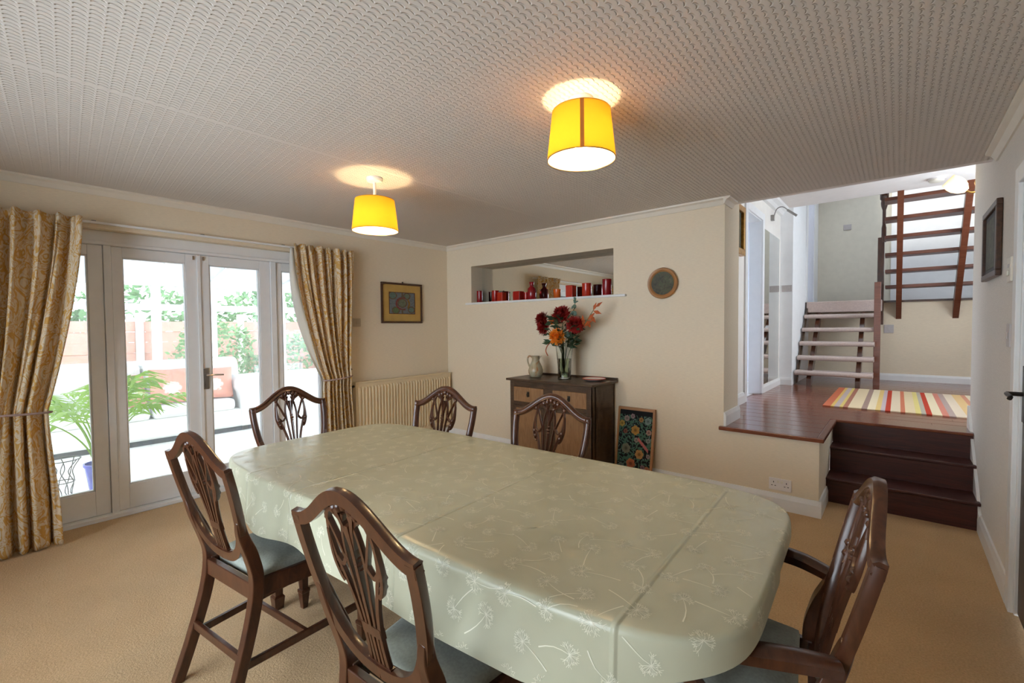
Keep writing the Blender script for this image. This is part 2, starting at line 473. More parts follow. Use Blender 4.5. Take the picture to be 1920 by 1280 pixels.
# ---- French door set
FX0, FX1 = -.16, -.08
dm = build('door_frame', MB().box(FX0, FX1, OY0, OY1, 2.01, OZ).box(FX0, FX1 + .012, OY0, OY1, 2.012, 2.035)
    .box(FX0, FX1, OY0, OY0 + .06, 0, 2.0099).box(FX0, FX1, OY1 - .06, OY1, 0, 2.0099)
    .box(FX0, FX1 + .006, -3.262, -3.219, 0, 2.0115).box(FX0, FX1 + .006, -2.100, -2.050, 0, 2.0115)
    .box(FX0 - .02, -.025, OY0, OY1, 0, .028), 'frame_white', bevel=.004)
dm.name = 'trim_6'; dm['kind'] = 'structure'
def leaf(name, y0, y1, g0, g1, z0=.03, z1=2.008, gz0=.212, gz1=1.934, x0=-.15, x1=-.088):
    mb = MB().box(x0, x1, y0, g0, z0, z1).box(x0, x1, g1, y1, z0, z1).box(x0, x1, g0, g1, gz1, z1).box(x0, x1, g0, g1, z0, gz0)
    # glazing bead
    b = .010
    for (a0, a1, c0, c1) in ((g0, g0 + b, gz0, gz1), (g1 - b, g1, gz0, gz1), (g0, g1, gz0, gz0 + b), (g0, g1, gz1 - b, gz1)): mb.box(x0 + .02, x1 - .006, a0, a1, c0, c1)
    o = struct(name, mb, 'frame_white', bevel=.003)
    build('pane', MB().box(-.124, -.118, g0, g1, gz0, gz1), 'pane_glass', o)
    return o
d1 = leaf('door_1', -3.217, -2.667, -3.156, -2.757)
d2 = leaf('door_2', -2.663, -2.102, -2.589, -2.192)
w1 = leaf('window_1', -3.738, -3.264, -3.70, -3.348)
w2 = leaf('window_2', -2.048, -1.592, -1.997, -1.635)
build('astragal', MB().box(-.09, -.078, -2.676, -2.654, .03, 2.0), 'frame_white', d2)
hp = build('handle_plate', MB().box(-.088, -.078, -2.658, -2.612, .885, 1.065), 'steel', d2, bevel=.008)
hl = MB().tube([(-.08, -2.635, 1.005), (-.045, -2.635, 1.005)], .010, 10).tube(spline([(-.045, -2.637, 1.005), (-.04, -2.60, 1.006), (-.042, -2.54, 1.002), (-.045, -2.515, 1.0)]), .008, 8)
build('lever', hl, 'chrome', d2, smooth=True)
for y in (-2.70, -2.63):
    build('door_bolt', MB().box(-.09, -.078, y - .006, y + .006, 1.965, 1.995), 'steel', d1 if y < -2.67 else d2)

# ---- door in the right wall
rd = struct('door_3', MB().box(XR + .012, XR + .05, -1.53, -.735, .01, 2.03), 'door_brown', bevel=.003)
plate = build('handle_plate', MB().box(XR + .004, XR + .012, -.815, -.765, .93, 1.19), 'dark_metal', rd, bevel=.002)
build('lever', MB().tube([(XR + .01, -.79, 1.06), (XR - .05, -.79, 1.06)], .010, 8).tube(spline([(XR - .048, -.79, 1.06), (XR - .052, -.84, 1.062), (XR - .05, -.90, 1.058), (XR - .055, -.915, 1.05)]), .009, 8), 'dark_metal', rd, smooth=True)
ar = MB()
for (a, b) in ((-.735, -.70), (-1.56, -1.53)): ar.box(XR, XR + .11, a, b, 0, 2.06)
ar.box(XR, XR + .11, -1.56, -.70, 2.03, 2.06)
for (a, b) in ((-.715, -.635), (-1.625, -1.545)): ar.box(XR - .018, XR + .001, a, b, 0, 2.12)
ar.box(XR - .018, XR + .001, -1.545, -.715, 2.04, 2.12)
struct('trim_7', ar, 'trim_white', bevel=.004)

# ---- raised hall: floor, walls, ceiling
struct('floor_hall', MB().box(3.30, 3.945, .0, .86, ZP - .032, ZP - .013).box(3.0, 5.8, .89, 5.7, ZP - .2, ZP - .013).box(3.1, 3.31, .42, .9, ZP - .2, ZP - .013), 'hall_floor_wood')
fh = bpy.data.objects['floor_hall']
y = .0; k = 0
def plank(x0, x1, y0, y1):
    build('plank', MB().box(x0, x1, y0 + .0008, y1 - .0008, ZP - .0125, ZP - (.0008 if k % 2 else .0)), 'hall_floor_wood', fh, bevel=.0012)
while y < 4.65:
    y1 = min(y + .0955, 4.65)
    if y < .40: plank(3.302, 3.93, y, y1)
    elif y < .83: plank(3.132, 3.93, y, y1)
    elif y < 3.2:
        c = 3.6 + 1.4 * ((k * 37) % 10) / 10
        plank(3.132, c, y, y1); plank(c + .001, 5.79, y, y1)
    else:
        c = 3.6 + 1.4 * ((k * 37) % 10) / 10
        plank(3.282, c, y, y1); plank(c + .001, 5.79, y, y1)
    y = y1; k += 1
struct('trim_8', MB().box(3.27, 3.975, -.035, .0, ZP - .03, ZP).box(3.93, 3.975, .0, .84, ZP - .03, ZP).box(3.27, 3.302, .0, .03, ZP - .03, ZP), 'hall_floor_wood', bevel=.006)

HX = 3.13
hw = MB().box(3.0, HX, .42, 1.40, ZP - .1, 3.0).box(3.0, HX, 2.10, 3.2, ZP - .1, 3.0).box(3.0, HX, 1.40, 2.10, 2.61, 3.0)
struct('wall_hall_left', hw, 'wall_hall')
struct('wall_stairs_left', MB().box(3.0, 3.28, 3.2, 5.8, ZP - .1, 5.2), 'wall_white')
struct('wall_hall_back', MB().box(3.28, 5.8, 5.65, 5.8, ZP - .1, 5.2), 'wall_landing')
struct('wall_hall_back_white', MB().box(4.26, 5.8, 5.60, 5.655, 1.7, 5.2), 'wall_white')
struct('wall_under_landing', MB().box(3.28, 5.8, 4.65, 4.75, ZP - .05, 1.70), 'wallpaper_cream')
struct('wall_hall_right', MB().box(5.8, 5.9, .3, 1.3, ZP - .1, 5.2).box(5.8, 5.9, 3.1, 5.8, ZP - .1, 5.2).box(5.8, 5.9, 1.3, 3.1, ZP - .1, 1.7).box(5.8, 5.9, 1.3, 3.1, 2.75, 5.2).box(XR + .12, 5.9, .22, .34, ZP - .2, 3.0).box(XR + .12, 5.8, -.0, .3, 2.4, 3.0), 'wall_hall')
struct('ceiling_hall', MB().box(3.0, 5.8, .22, 3.22, 2.95, 3.05).box(3.0, XR + .12, .21, .30, H + .005, 3.0), 'ceiling_hall')
struct('ceiling_stairwell', MB().box(3.0, 5.8, 3.2, 3.9, 5.1, 5.2).box(3.0, 3.9, 3.9, 5.8, 5.1, 5.2).box(5.1, 5.8, 3.9, 5.8, 5.1, 5.2).box(3.9, 5.1, 5.1, 5.8, 5.1, 5.2), 'wall_white')
struct('wall_stairwell_front', MB().box(3.0, 5.8, 3.12, 3.2, 3.05, 5.2), 'wall_white')
struct('window_added_hall', MB().box(5.83, 5.87, 1.3, 3.1, 1.7, 1.77).box(5.83, 5.87, 1.3, 3.1, 2.68, 2.75).box(5.83, 5.87, 1.3, 1.37, 1.7, 2.75).box(5.83, 5.87, 3.03, 3.1, 1.7, 2.75).box(5.83, 5.87, 2.17, 2.23, 1.7, 2.75), 'frame_white')  # unseen window added to bring more light into the hall
sk = build('pane', MB().box(3.9, 5.1, 3.9, 5.1, 5.14, 5.146), 'roof_glass'); sk.name = 'skylight_added'; sk['kind'] = 'structure'  # skylight added out of view to light the stairwell from above
bb = MB(); skirt(bb, 'y', .43, 1.32, HX, 1, ZP, .11); skirt(bb, 'y', 2.18, 3.2, HX, 1, ZP, .09); skirt(bb, 'x', HX, 3.28, 3.2, -1, ZP, .10)
struct('baseboard_hall_left', bb, 'trim_white')
bb = MB(); skirt(bb, 'x', 3.28, 5.8, 4.65, -1, ZP, .10)
struct('baseboard_hall_back', bb, 'trim_white')
ar = MB()
for (a, b) in ((1.32, 1.405), (2.095, 2.18)): ar.box(HX - .001, HX + .018, a, b, ZP, 2.69)
ar.box(HX - .001, HX + .018, 1.405, 2.095, 2.61, 2.69).box(3.0, HX, 1.40, 1.412, ZP, 2.61).box(3.0, HX, 2.088, 2.10, ZP, 2.61).box(3.0, HX, 1.4, 2.1, 2.60, 2.612)
struct('trim_9', ar, 'frame_white', bevel=.003)
# architraves of the doorway on the landing side wall
ar = MB()
for a in (4.28, 5.05): ar.box(3.279, 3.30, a, a + .09, 1.73, 3.9)
ar.box(3.279, 3.30, 4.28, 5.14, 3.82, 3.9)
struct('trim_10', ar, 'frame_white', bevel=.003)
struct('door_4', MB().box(3.279, 3.287, 4.37, 5.05, 1.735, 3.82), 'wall_blue_white')
struct('trim_11', MB().loft([[(HX + p[0], t, p[1]) for p in [(0, 2.95), (.10, 2.95), (.09, 2.925), (.05, 2.90), (.03, 2.86), (0, 2.85)]] for t in (.3, 3.2)]), 'trim_white')
# small room seen through the open hall doorway
rm = MB().box(.95, 3.0, .45, .5, ZP, 3.0).box(.95, 3.0, 3.3, 3.35, ZP, 3.0).box(.95, 1.0, .45, 3.35, ZP, 1.3).box(.95, 1.0, .45, 3.35, 2.7, 3.0).box(.95, 1.0, .45, 1.1, 1.3, 2.7).box(.95, 1.0, 2.8, 3.35, 1.3, 2.7)
struct('wall_side_room', rm, 'wall_blue_white')
struct('ceiling_side_room', MB().box(.95, 3.05, .45, 3.35, 2.95, 3.0), 'wall_white')
struct('floor_side_room', MB().box(.95, 3.05, .45, 3.35, ZP - .1, ZP - .005), 'plastic_grey')
struct('window_added_side_room', MB().box(.96, .99, 1.1, 2.8, 1.3, 1.36).box(.96, .99, 1.1, 2.8, 2.64, 2.7).box(.96, .99, 1.1, 1.16, 1.36, 2.64).box(.96, .99, 2.74, 2.8, 1.36, 2.64).box(.96, .99, 1.92, 1.98, 1.36, 2.64), 'frame_white')  # unseen window added to give the side room daylight

# ---- three steps up to the hall
stp = thing('entrance_steps', 'dark red-brown wooden steps rising from the carpet to the hall', 'steps', (4.37, .41, 0))
for i, (yy, yn) in enumerate(((.41, .66), (.66, .86), (.86, .98))):
    z0, z1 = ZP / 3 * i, ZP / 3 * (i + 1)
    build('riser', MB().box(3.947, XR - .001, yy, yy + .02, z0, z1 - .022), 'step_wood', stp)
    build('tread', MB().box(3.947, XR - .001, yy - .018, yn + .02, z1 - .022, z1 + (0 if i < 2 else .0005)), 'step_wood' if i < 2 else 'hall_floor_wood', stp, bevel=.006)

# ---- lower flight, carpeted open treads
LZ = 1.73
lf = thing('staircase', 'lower flight of open stairs with carpeted treads and a square newel post', 'stairs', (3.7, 3.3, ZP))
rise = (LZ - ZP) / 6
for i in range(5):
    yy = 3.30 + .195 * i; z = ZP + rise * (i + 1)
    mb = MB().prism([(yy + .03 * math.cos(a), z - .03 + .03 * math.sin(a)) for a in [PI / 2 + PI * q / 6 for q in range(7)]] + [(yy + .23, z - .06), (yy + .23, z)], 'x', 3.30, 4.13)
    build('tread', mb, 'stair_carpet', lf, smooth=True)
mb = MB().box(3.30, 4.19, 4.26, 4.34, LZ - .16, LZ)
build('landing_edge', mb, 'stair_carpet', lf, bevel=.01)
for x in (3.46, 3.98):
    build('stringer', MB().prism([(3.29, ZP), (3.42, ZP), (4.26, LZ - .30), (4.26, LZ - .165), (4.20, LZ - .20), (3.29, ZP + .09)], 'x', x - .025, x + .025), 'mahogany', lf)
for s_, ya in ((1, 0),):
    build('side_bracket', MB().prism([(3.34, ZP + .02), (3.42, ZP + .02), (4.30, LZ - .12), (4.30, LZ - .05)], 'x', 3.30, 3.32), 'oak_dark', lf)
build('newel_post', MB().box(4.115, 4.185, 3.83, 3.90, ZP, 1.945), 'stair_wood', lf, bevel=.004)

# ---- landing and upper flight
struct('floor_landing', MB().box(3.28, 4.20, 4.30, 5.65, LZ - .16, LZ - .003).box(4.20, 5.8, 4.62, 5.65, LZ - .03, LZ - .003), 'mahogany')
uf = thing('staircase', 'upper flight of open wooden treads on two raking strings, seen from below', 'stairs', (4.7, 4.6, LZ))
ur = .200
for i in range(7):
    yy = 4.60 - .205 * i; z = LZ + ur * (i + 1)
    build('tread', MB().box(4.215, 5.22, yy - .22, yy + .03, z - .042, z), 'stair_wood', uf, bevel=.005)
for x in (4.365, 4.95):
    a = (4.78, 1.46); b = (3.15, 1.46 + (4.78 - 3.15) * ur / .205)
    build('stringer', MB().prism([(a[0], a[1]), (a[0] - .13, a[1]), (b[0], b[1] - .08), (b[0], b[1] + .06), (a[0], a[1] + .09)], 'x', x - .03, x + .03), 'stair_wood', uf)
build('newel_post', MB().box(4.125, 4.20, 4.48, 4.56, 1.38, 2.62), 'mahogany', uf, bevel=.005)
bl = MB().lathe([(.028, 2.55), (.028, 2.75), (.020, 2.8), (.020, 3.0), (.036, 3.06), (.040, 3.1), (.036, 3.14), (.05, 3.16), (.05, 3.24)], (4.19, 4.50, 0), 12)
build('baluster', bl, 'mahogany', uf, smooth=True)
build('handrail', MB().sweep([(4.19, 4.50, 3.2), (4.19, 3.3, 4.37)], rect(.06, .07), (1, 0, 0)), 'mahogany', uf, bevel=.01)

# hall things
def switch(label, P, n, w_=.086, h_=.086, mat='plastic_white', kind='rocker', cat='switch', name='light_switch'):
    # n: outward axis 'x','-x','y','-y'
    t = thing(name, label, cat, P)
    ax = n[-1]; s = -1 if n[0] == '-' else 1
    def bx(a0, a1, c0, c1, d0, d1):
        if ax == 'x': return MB().box(P[0] + s * d0, P[0] + s * d1, P[1] + a0, P[1] + a1, P[2] + c0, P[2] + c1)
        return MB().box(P[0] + a0, P[0] + a1, P[1] + s * d0, P[1] + s * d1, P[2] + c0, P[2] + c1)
    build('plate', bx(-w_ / 2, w_ / 2, -h_ / 2, h_ / 2, 0, .010), mat, t, bevel=.003)
    if kind == 'rocker': build('rocker', bx(-.010, .010, -.018, .018, .010, .015), mat, t, bevel=.002)
    if kind == 'double':
        for q in (-.022, .022): build('rocker', bx(q - .009, q + .009, -.016, .016, .010, .014), mat, t, bevel=.002)
    if kind == 'socket':
        for q in (-.042, .042):
            for (a, c, ww, hh) in ((0, .016, .005, .012), (-.011, -.010, .010, .005), (.011, -.010, .010, .005)):
                build('pin_slot', bx(q + a - ww / 2, q + a + ww / 2, c - hh / 2, c + hh / 2, .0095, .0106), 'hole_black', t)
        for q in (-.012, .012): build('rocker', bx(q - .008, q + .008, .012, .030, .010, .0135), 'plastic_cream', t, bevel=.001)
    if kind == 'dial':
        build('display', bx(-.020, .020, .008, .028, .010, .013), 'plastic_grey', t); build('dial', bx(-.016, .016, -.032, -.004, .010, .018), 'plastic_cream', t, bevel=.004)
    return t
switch('white double power socket low on the wall below the hall ledge', (3.703, 0, .188), '-y', .148, .09, 'plastic_white', 'socket', 'socket', 'power_socket')
switch('small cream switch plate on the wall between curtain and framed picture', (0, -1.275, 1.45), 'x', .090, .088, 'plastic_beige')
switch('white thermostat box on the right wall above the light switch', (XR, -.455, 1.66), '-x', .10, .125, 'plastic_cream', 'dial', 'thermostat', 'thermostat')
switch('metal light switch on the right wall beside the brown door', (XR, -.475, 1.325), '-x', .085, .12, 'plastic_grey', 'rocker')
switch('double switch plate on the white return wall beside the tall hall mirror', (3.215, 3.2, 1.88), '-y', .12, .085, 'plastic_grey', 'double')
switch('small switch plate high on the landing wall above the carpeted stairs', (3.69, 5.65, 3.02), '-y', .11, .09, 'plastic_grey', 'double')
switch('small switch plate on the cream wall under the landing beside the dark post', (4.26, 4.65, 1.32), '-y', .11, .12, 'plastic_grey', 'rocker')

hm = thing('wall_mirror', 'tall narrow frameless mirror on the white hall wall beyond the doorway', 'mirror', (HX, 2.6, .66))
build('mirror_glass', MB().box(HX + .004, HX + .010, 2.20, 3.10, .68, 2.53), 'mirror_silver', hm)
build('backing', MB().box(HX, HX + .004, 2.195, 3.105, .675, 2.535), 'plastic_white', hm)
pl = thing('picture_light', 'small metal swan-neck picture light above the hall mirror', 'lamp', (HX, 2.60, 2.72))
build('wall_box', MB().box(HX, HX + .035, 2.575, 2.64, 2.69, 2.76), 'steel', pl, bevel=.006)
build('arm', MB().tube(spline([(HX + .03, 2.61, 2.74), (HX + .06, 2.62, 2.83), (HX + .12, 2.63, 2.85), (HX + .18, 2.64, 2.80)]), .006, 8), 'steel', pl, smooth=True)
build('reflector', MB().tube([(HX + .17, 2.64, 2.805), (HX + .27, 2.65, 2.72)], .014, 10), 'steel', pl, smooth=True)
gf = thing('framed_picture', 'heavy gilt picture frame on the hall wall, seen almost edge-on', 'picture', (HX, .99, 2.32))
def frame_parts(t, n, cx, cz, w_, h_, bw, dep, base, fm, mount=None, art=None, mw=0):
    # frame on a wall; n is axis like '-x'; returns parts
    ax = n[-1]; s = -1 if n[0] == '-' else 1
    def bx(a0, a1, c0, c1, d0, d1):
        if ax == 'x': return MB().box(base + s * d0, base + s * d1, cx + a0, cx + a1, cz + c0, cz + c1)
        return MB().box(cx + a0, cx + a1, base + s * d0, base + s * d1, cz + c0, cz + c1)
    W2, H2 = w_ / 2, h_ / 2
    for (a0, a1, c0, c1) in ((-W2, W2, H2 - bw, H2), (-W2, W2, -H2, -H2 + bw), (-W2, -W2 + bw, -H2 + bw, H2 - bw), (W2 - bw, W2, -H2 + bw, H2 - bw)):
        build('frame_rail', bx(a0, a1, c0, c1, .002, dep), fm, t, bevel=.004)
    if mount: build('mount', bx(-W2 + bw, W2 - bw, -H2 + bw, H2 - bw, .004, dep * .45), mount, t)
    if art: build('print', bx(-W2 + bw + mw, W2 - bw - mw, -H2 + bw + mw, H2 - bw - mw, .005, dep * .45 + .002), art, t)
frame_parts(gf, 'x', .99, 2.32, .30, .48, .06, .055, HX, 'gilt', None, 'plate_face', 0)
wl = thing('wall_lamp', 'lit wall lamp with a pale tulip glass shade high in the hall', 'lamp', (4.84, 1.12, 2.50))
build('wall_plate', MB().lathe([(.045, 0), (.045, .012), (.02, .025)], (4.84, 1.12, 2.47), 16, 'y'), 'brass', wl, smooth=True)
build('arm', MB().tube(spline([(4.84, 1.13, 2.47), (4.83, 1.24, 2.43), (4.79, 1.28, 2.43), (4.755, 1.28, 2.46)]), .007, 8), 'brass', wl, smooth=True)
cA = Vector((4.765, 1.28, 2.45)); ax_ = Vector((-.62, -.1, .55)).normalized()
def along(prof, c, axv, n=16):
    a = Vector(axv).normalized(); u = a.orthogonal().normalized(); v = a.cross(u); mb = MB()
    return mb.loft([[Vector(c) + a * h + (u * math.cos(2 * PI * j / n) + v * math.sin(2 * PI * j / n)) * r for j in range(n)] for r, h in prof], False)
build('glass_shade', along([(.018, 0), (.045, .03), (.060, .07), (.062, .10), (.055, .135), (.050, .15)], cA, ax_), 'glass_shade', wl, smooth=True, solid=.002)
build('bulb', along([(.001, .02), (.018, .03), (.024, .06), (.018, .085), (.001, .095)], cA, ax_, 10), 'hall_bulb_glow', wl, smooth=True)
sd = thing('smoke_detector', 'round white smoke detector on the hall ceiling near the stairs', 'detector', (4.655, 2.85, 2.95))
build('base', MB().lathe([(.075, 0), (.075, -.015), (.001, -.015)], (4.655, 2.85, 2.95), 24), 'plastic_white', sd, smooth=True)
build('cover', MB().lathe([(.065, -.014), (.06, -.035), (.03, -.045), (.001, -.045)], (4.655, 2.85, 2.95), 24), 'plastic_cream', sd, smooth=True)
rugm = MB().box(3.80, 5.20, 1.55, 3.22, ZP + .001, ZP + .011)
rugm.uv = [((p[0] - 3.80) / 1.40, (p[1] - 1.55) / 1.67) for p in rugm.v]
tag(build('striped_rug', rugm, 'rug'), 'red, cream and ochre striped rug on the wooden hall floor', 'rug')

# picture on the right wall
rp = thing('framed_picture', 'dark wooden framed picture on the right-hand wall', 'picture', (XR, .10, 1.87))
frame_parts(rp, '-x', .10, 1.87, .56, .43, .035, .028, XR, 'frame_brown', 'hole_black', 'plate_face', .03)

# ---------------------------------------------------------------- dining table and cloth
TC = (2.932, -2.567); TR = R(2.6); TA, TB, TE = 1.182, .524, 6.6
ZT = .762
def outline(k, n=240, grow=0):
    th = 2 * PI * k / n
    c, s = math.cos(th), math.sin(th)
    # constant-ish spacing on a superellipse
    x = math.copysign(abs(c) ** (2 / TE), c) * (TA + grow); y = math.copysign(abs(s) ** (2 / TE), s) * (TB + grow)
    return x, y
# even perimeter sampling
_raw = [outline(k, 4000) for k in range(4000)]
_len = [0]
for i in range(4000):
    a, b = _raw[i], _raw[(i + 1) % 4000]; _len.append(_len[-1] + math.hypot(a[0] - b[0], a[1] - b[1]))
PN = 320; PER = []
j = 0
for k in range(PN):
    t = _len[-1] * k / PN
    while _len[j + 1] < t: j += 1
    f = (t - _len[j]) / max(1e-9, _len[j + 1] - _len[j]); a, b = _raw[j], _raw[(j + 1) % 4000]
    PER.append((lerp(a[0], b[0], f), lerp(a[1], b[1], f)))
NOR = []
for k in range(PN):
    a, b = PER[k - 2], PER[(k + 2) % PN]; tx, ty = b[0] - a[0], b[1] - a[1]; L = math.hypot(tx, ty); NOR.append((ty / L, -tx / L))
def drop_at(k):
    x, y = PER[k]
    side = smooth((TA - abs(x)) / .45)           # 0 at the ends, 1 along the long sides
    return lerp(.062, .215, side) + .012 * math.sin(x * 7 + (2 if y > 0 else 0))
def skirt_pt(k, d):
    # d: distance down the cloth from the edge
    x, y = PER[k]; nx, ny = NOR[k]
    r = .016
    if d < r * PI / 2:
        a = d / r; out = r * math.sin(a) - r; dn = r * (1 - math.cos(a))
        out += r
    else:
        e = d - r * PI / 2; wv = .5 + .5 * math.sin(k / PN * 2 * PI * 11 + 1.3 * math.sin(k / PN * 2 * PI * 3))
        out = r + e * (.05 + .13 * wv * smooth(e / .2)); dn = r + e * .985
    return (x + nx * out, y + ny * out, -dn)
ca, sa = math.cos(TR), math.sin(TR)
tcl = MB(); NR = 26; rows = []
for i in range(1, NR + 1):
    f = i / NR
    rows.append([(PER[k][0] * f, PER[k][1] * f, 0) for k in range(PN)])
ND_ = 12
for i in range(1, ND_ + 1):
    rows.append([skirt_pt(k, (drop_at(k)) * (i / ND_) ** 1.15) for k in range(PN)])
tcl.loft(rows, False)
tcl.v.append((0, 0, 0)); ci = len(tcl.v) - 1
for k in range(PN): tcl.f.append((ci, k, (k + 1) % PN))
cloth = thing('tablecloth', 'sage green wipe-clean tablecloth with white dandelion print over the dining table', 'tablecloth', (TC[0], TC[1], ZT), TR)
build('cloth', tcl, 'cloth', cloth, smooth=True, local=True, angle=180)
# dandelion print: thin strips lying on the cloth
import bisect
def on_cloth(X, Y):
    q = (abs(X) / TA) ** TE + (abs(Y) / TB) ** TE
    if q <= 1: return (X, Y, .0006)
    best, bd = 0, 9
    for k in range(0, PN, 4):
        d = (PER[k][0] - X) ** 2 + (PER[k][1] - Y) ** 2
        if d < bd: bd, best = d, k
    for k in range(best - 4, best + 5):
        kk = k % PN; d = (PER[kk][0] - X) ** 2 + (PER[kk][1] - Y) ** 2
        if d < bd: bd, best = d, kk
    best %= PN
    d = math.sqrt(bd)
    if d > drop_at(best) - .004: return None
    p = skirt_pt(best, d); nx, ny = NOR[best]
    # slide along the edge for points between samples
    tx, ty = -ny, nx; s = (X - PER[best][0]) * tx + (Y - PER[best][1]) * ty
    return (p[0] + tx * s + nx * .0008, p[1] + ty * s + ny * .0008, p[2] + .0004)
pr = MB()
def strip(pts, w0, w1):
    n = len(pts)
    L = []; Rr = []
    for i, (x, y) in enumerate(pts):
        a, b = pts[max(0, i - 1)], pts[min(n - 1, i + 1)]; tx, ty = b[0] - a[0], b[1] - a[1]; l = math.hypot(tx, ty) or 1
        wv = lerp(w0, w1, i / (n - 1)); nx, ny = -ty / l * wv / 2, tx / l * wv / 2
        p = on_cloth(x + nx, y + ny); q = on_cloth(x - nx, y - ny)
        if p is None or q is None: return
        L.append(p); Rr.append(q)
    o = len(pr.v); pr.v += L + Rr
    for i in range(n - 1): pr.f.append((o + i, o + i + 1, o + n + i + 1, o + n + i))
cells = []
yy = -TB - .20; row = 0
while yy < TB + .20:
    xx = -TA - .12 + (.055 if row % 2 else 0)
    while xx < TA + .12:
        cells.append((xx + rng.uniform(-.022, .022), yy + rng.uniform(-.018, .018))); xx += .112
    yy += .093; row += 1
for (cx, cy) in cells:
    a = rng.choice([0, .5, 1.1, 2.3, 2.9, 3.5, 4.2, 5.2]) + rng.uniform(-.5, .5); sc = rng.uniform(.85, 1.15)
    dx, dy = math.cos(a), math.sin(a); px, py = -dy, dx
    cv = rng.uniform(-.012, .012)
    stem = [(cx + dx * s * sc + px * cv * math.sin(s / .085 * PI), cy + dy * s * sc + py * cv * math.sin(s / .085 * PI)) for s in (.0, .02, .042, .064, .085)]
    strip(stem, .0012, .0032)
    nb = 15
    for i in range(nb):
        b = a + PI + (i / (nb - 1) - .5) * 4.6 + rng.uniform(-.1, .1); l = rng.uniform(.018, .030) * sc
        ex, ey = cx + math.cos(b) * l, cy + math.sin(b) * l
        strip([(cx, cy), ((cx + ex) / 2 + rng.uniform(-.001, .001), (cy + ey) / 2), (ex, ey)], .0009, .0013)
        for g in (-.5, .5):
            strip([(lerp(cx, ex, .72), lerp(cy, ey, .72)), (cx + math.cos(b + g * .5) * l * 1.05, cy + math.sin(b + g * .5) * l * 1.05)], .0008, .0011)
dp = build('dandelion_print', pr, 'cloth_print', cloth, local=True, kind='stuff')
dp['label'] = 'white dandelion seed heads printed on the cloth'
tbl = thing('dining_table', 'long mahogany dining table hidden under the green tablecloth', 'table', (TC[0], TC[1], 0), TR)
tt = MB(); tt.loft([[(x * .992, y * .985, z) for x, y in PER] for z in (.735, .757)])
build('tabletop', tt, 'mahogany', tbl, local=True)
build('apron', MB().box(-.95, .95, -.36, -.33, .66, .735).box(-.95, .95, .33, .36, .66, .735).box(-.95, -.92, -.36, .36, .66, .735).box(.92, .95, -.36, .36, .66, .735), 'mahogany', tbl, local=True)
for sx in (-1, 1):
    for sy in (-1, 1):
        build('leg', MB().loft([[(sx * .92 + a, sy * .34 + b, z) for a, b in rect(w_, w_)] for z, w_ in ((0, .04), (.06, .05), (.07, .036), (.66, .06), (.735, .06))]), 'mahogany', tbl, local=True)

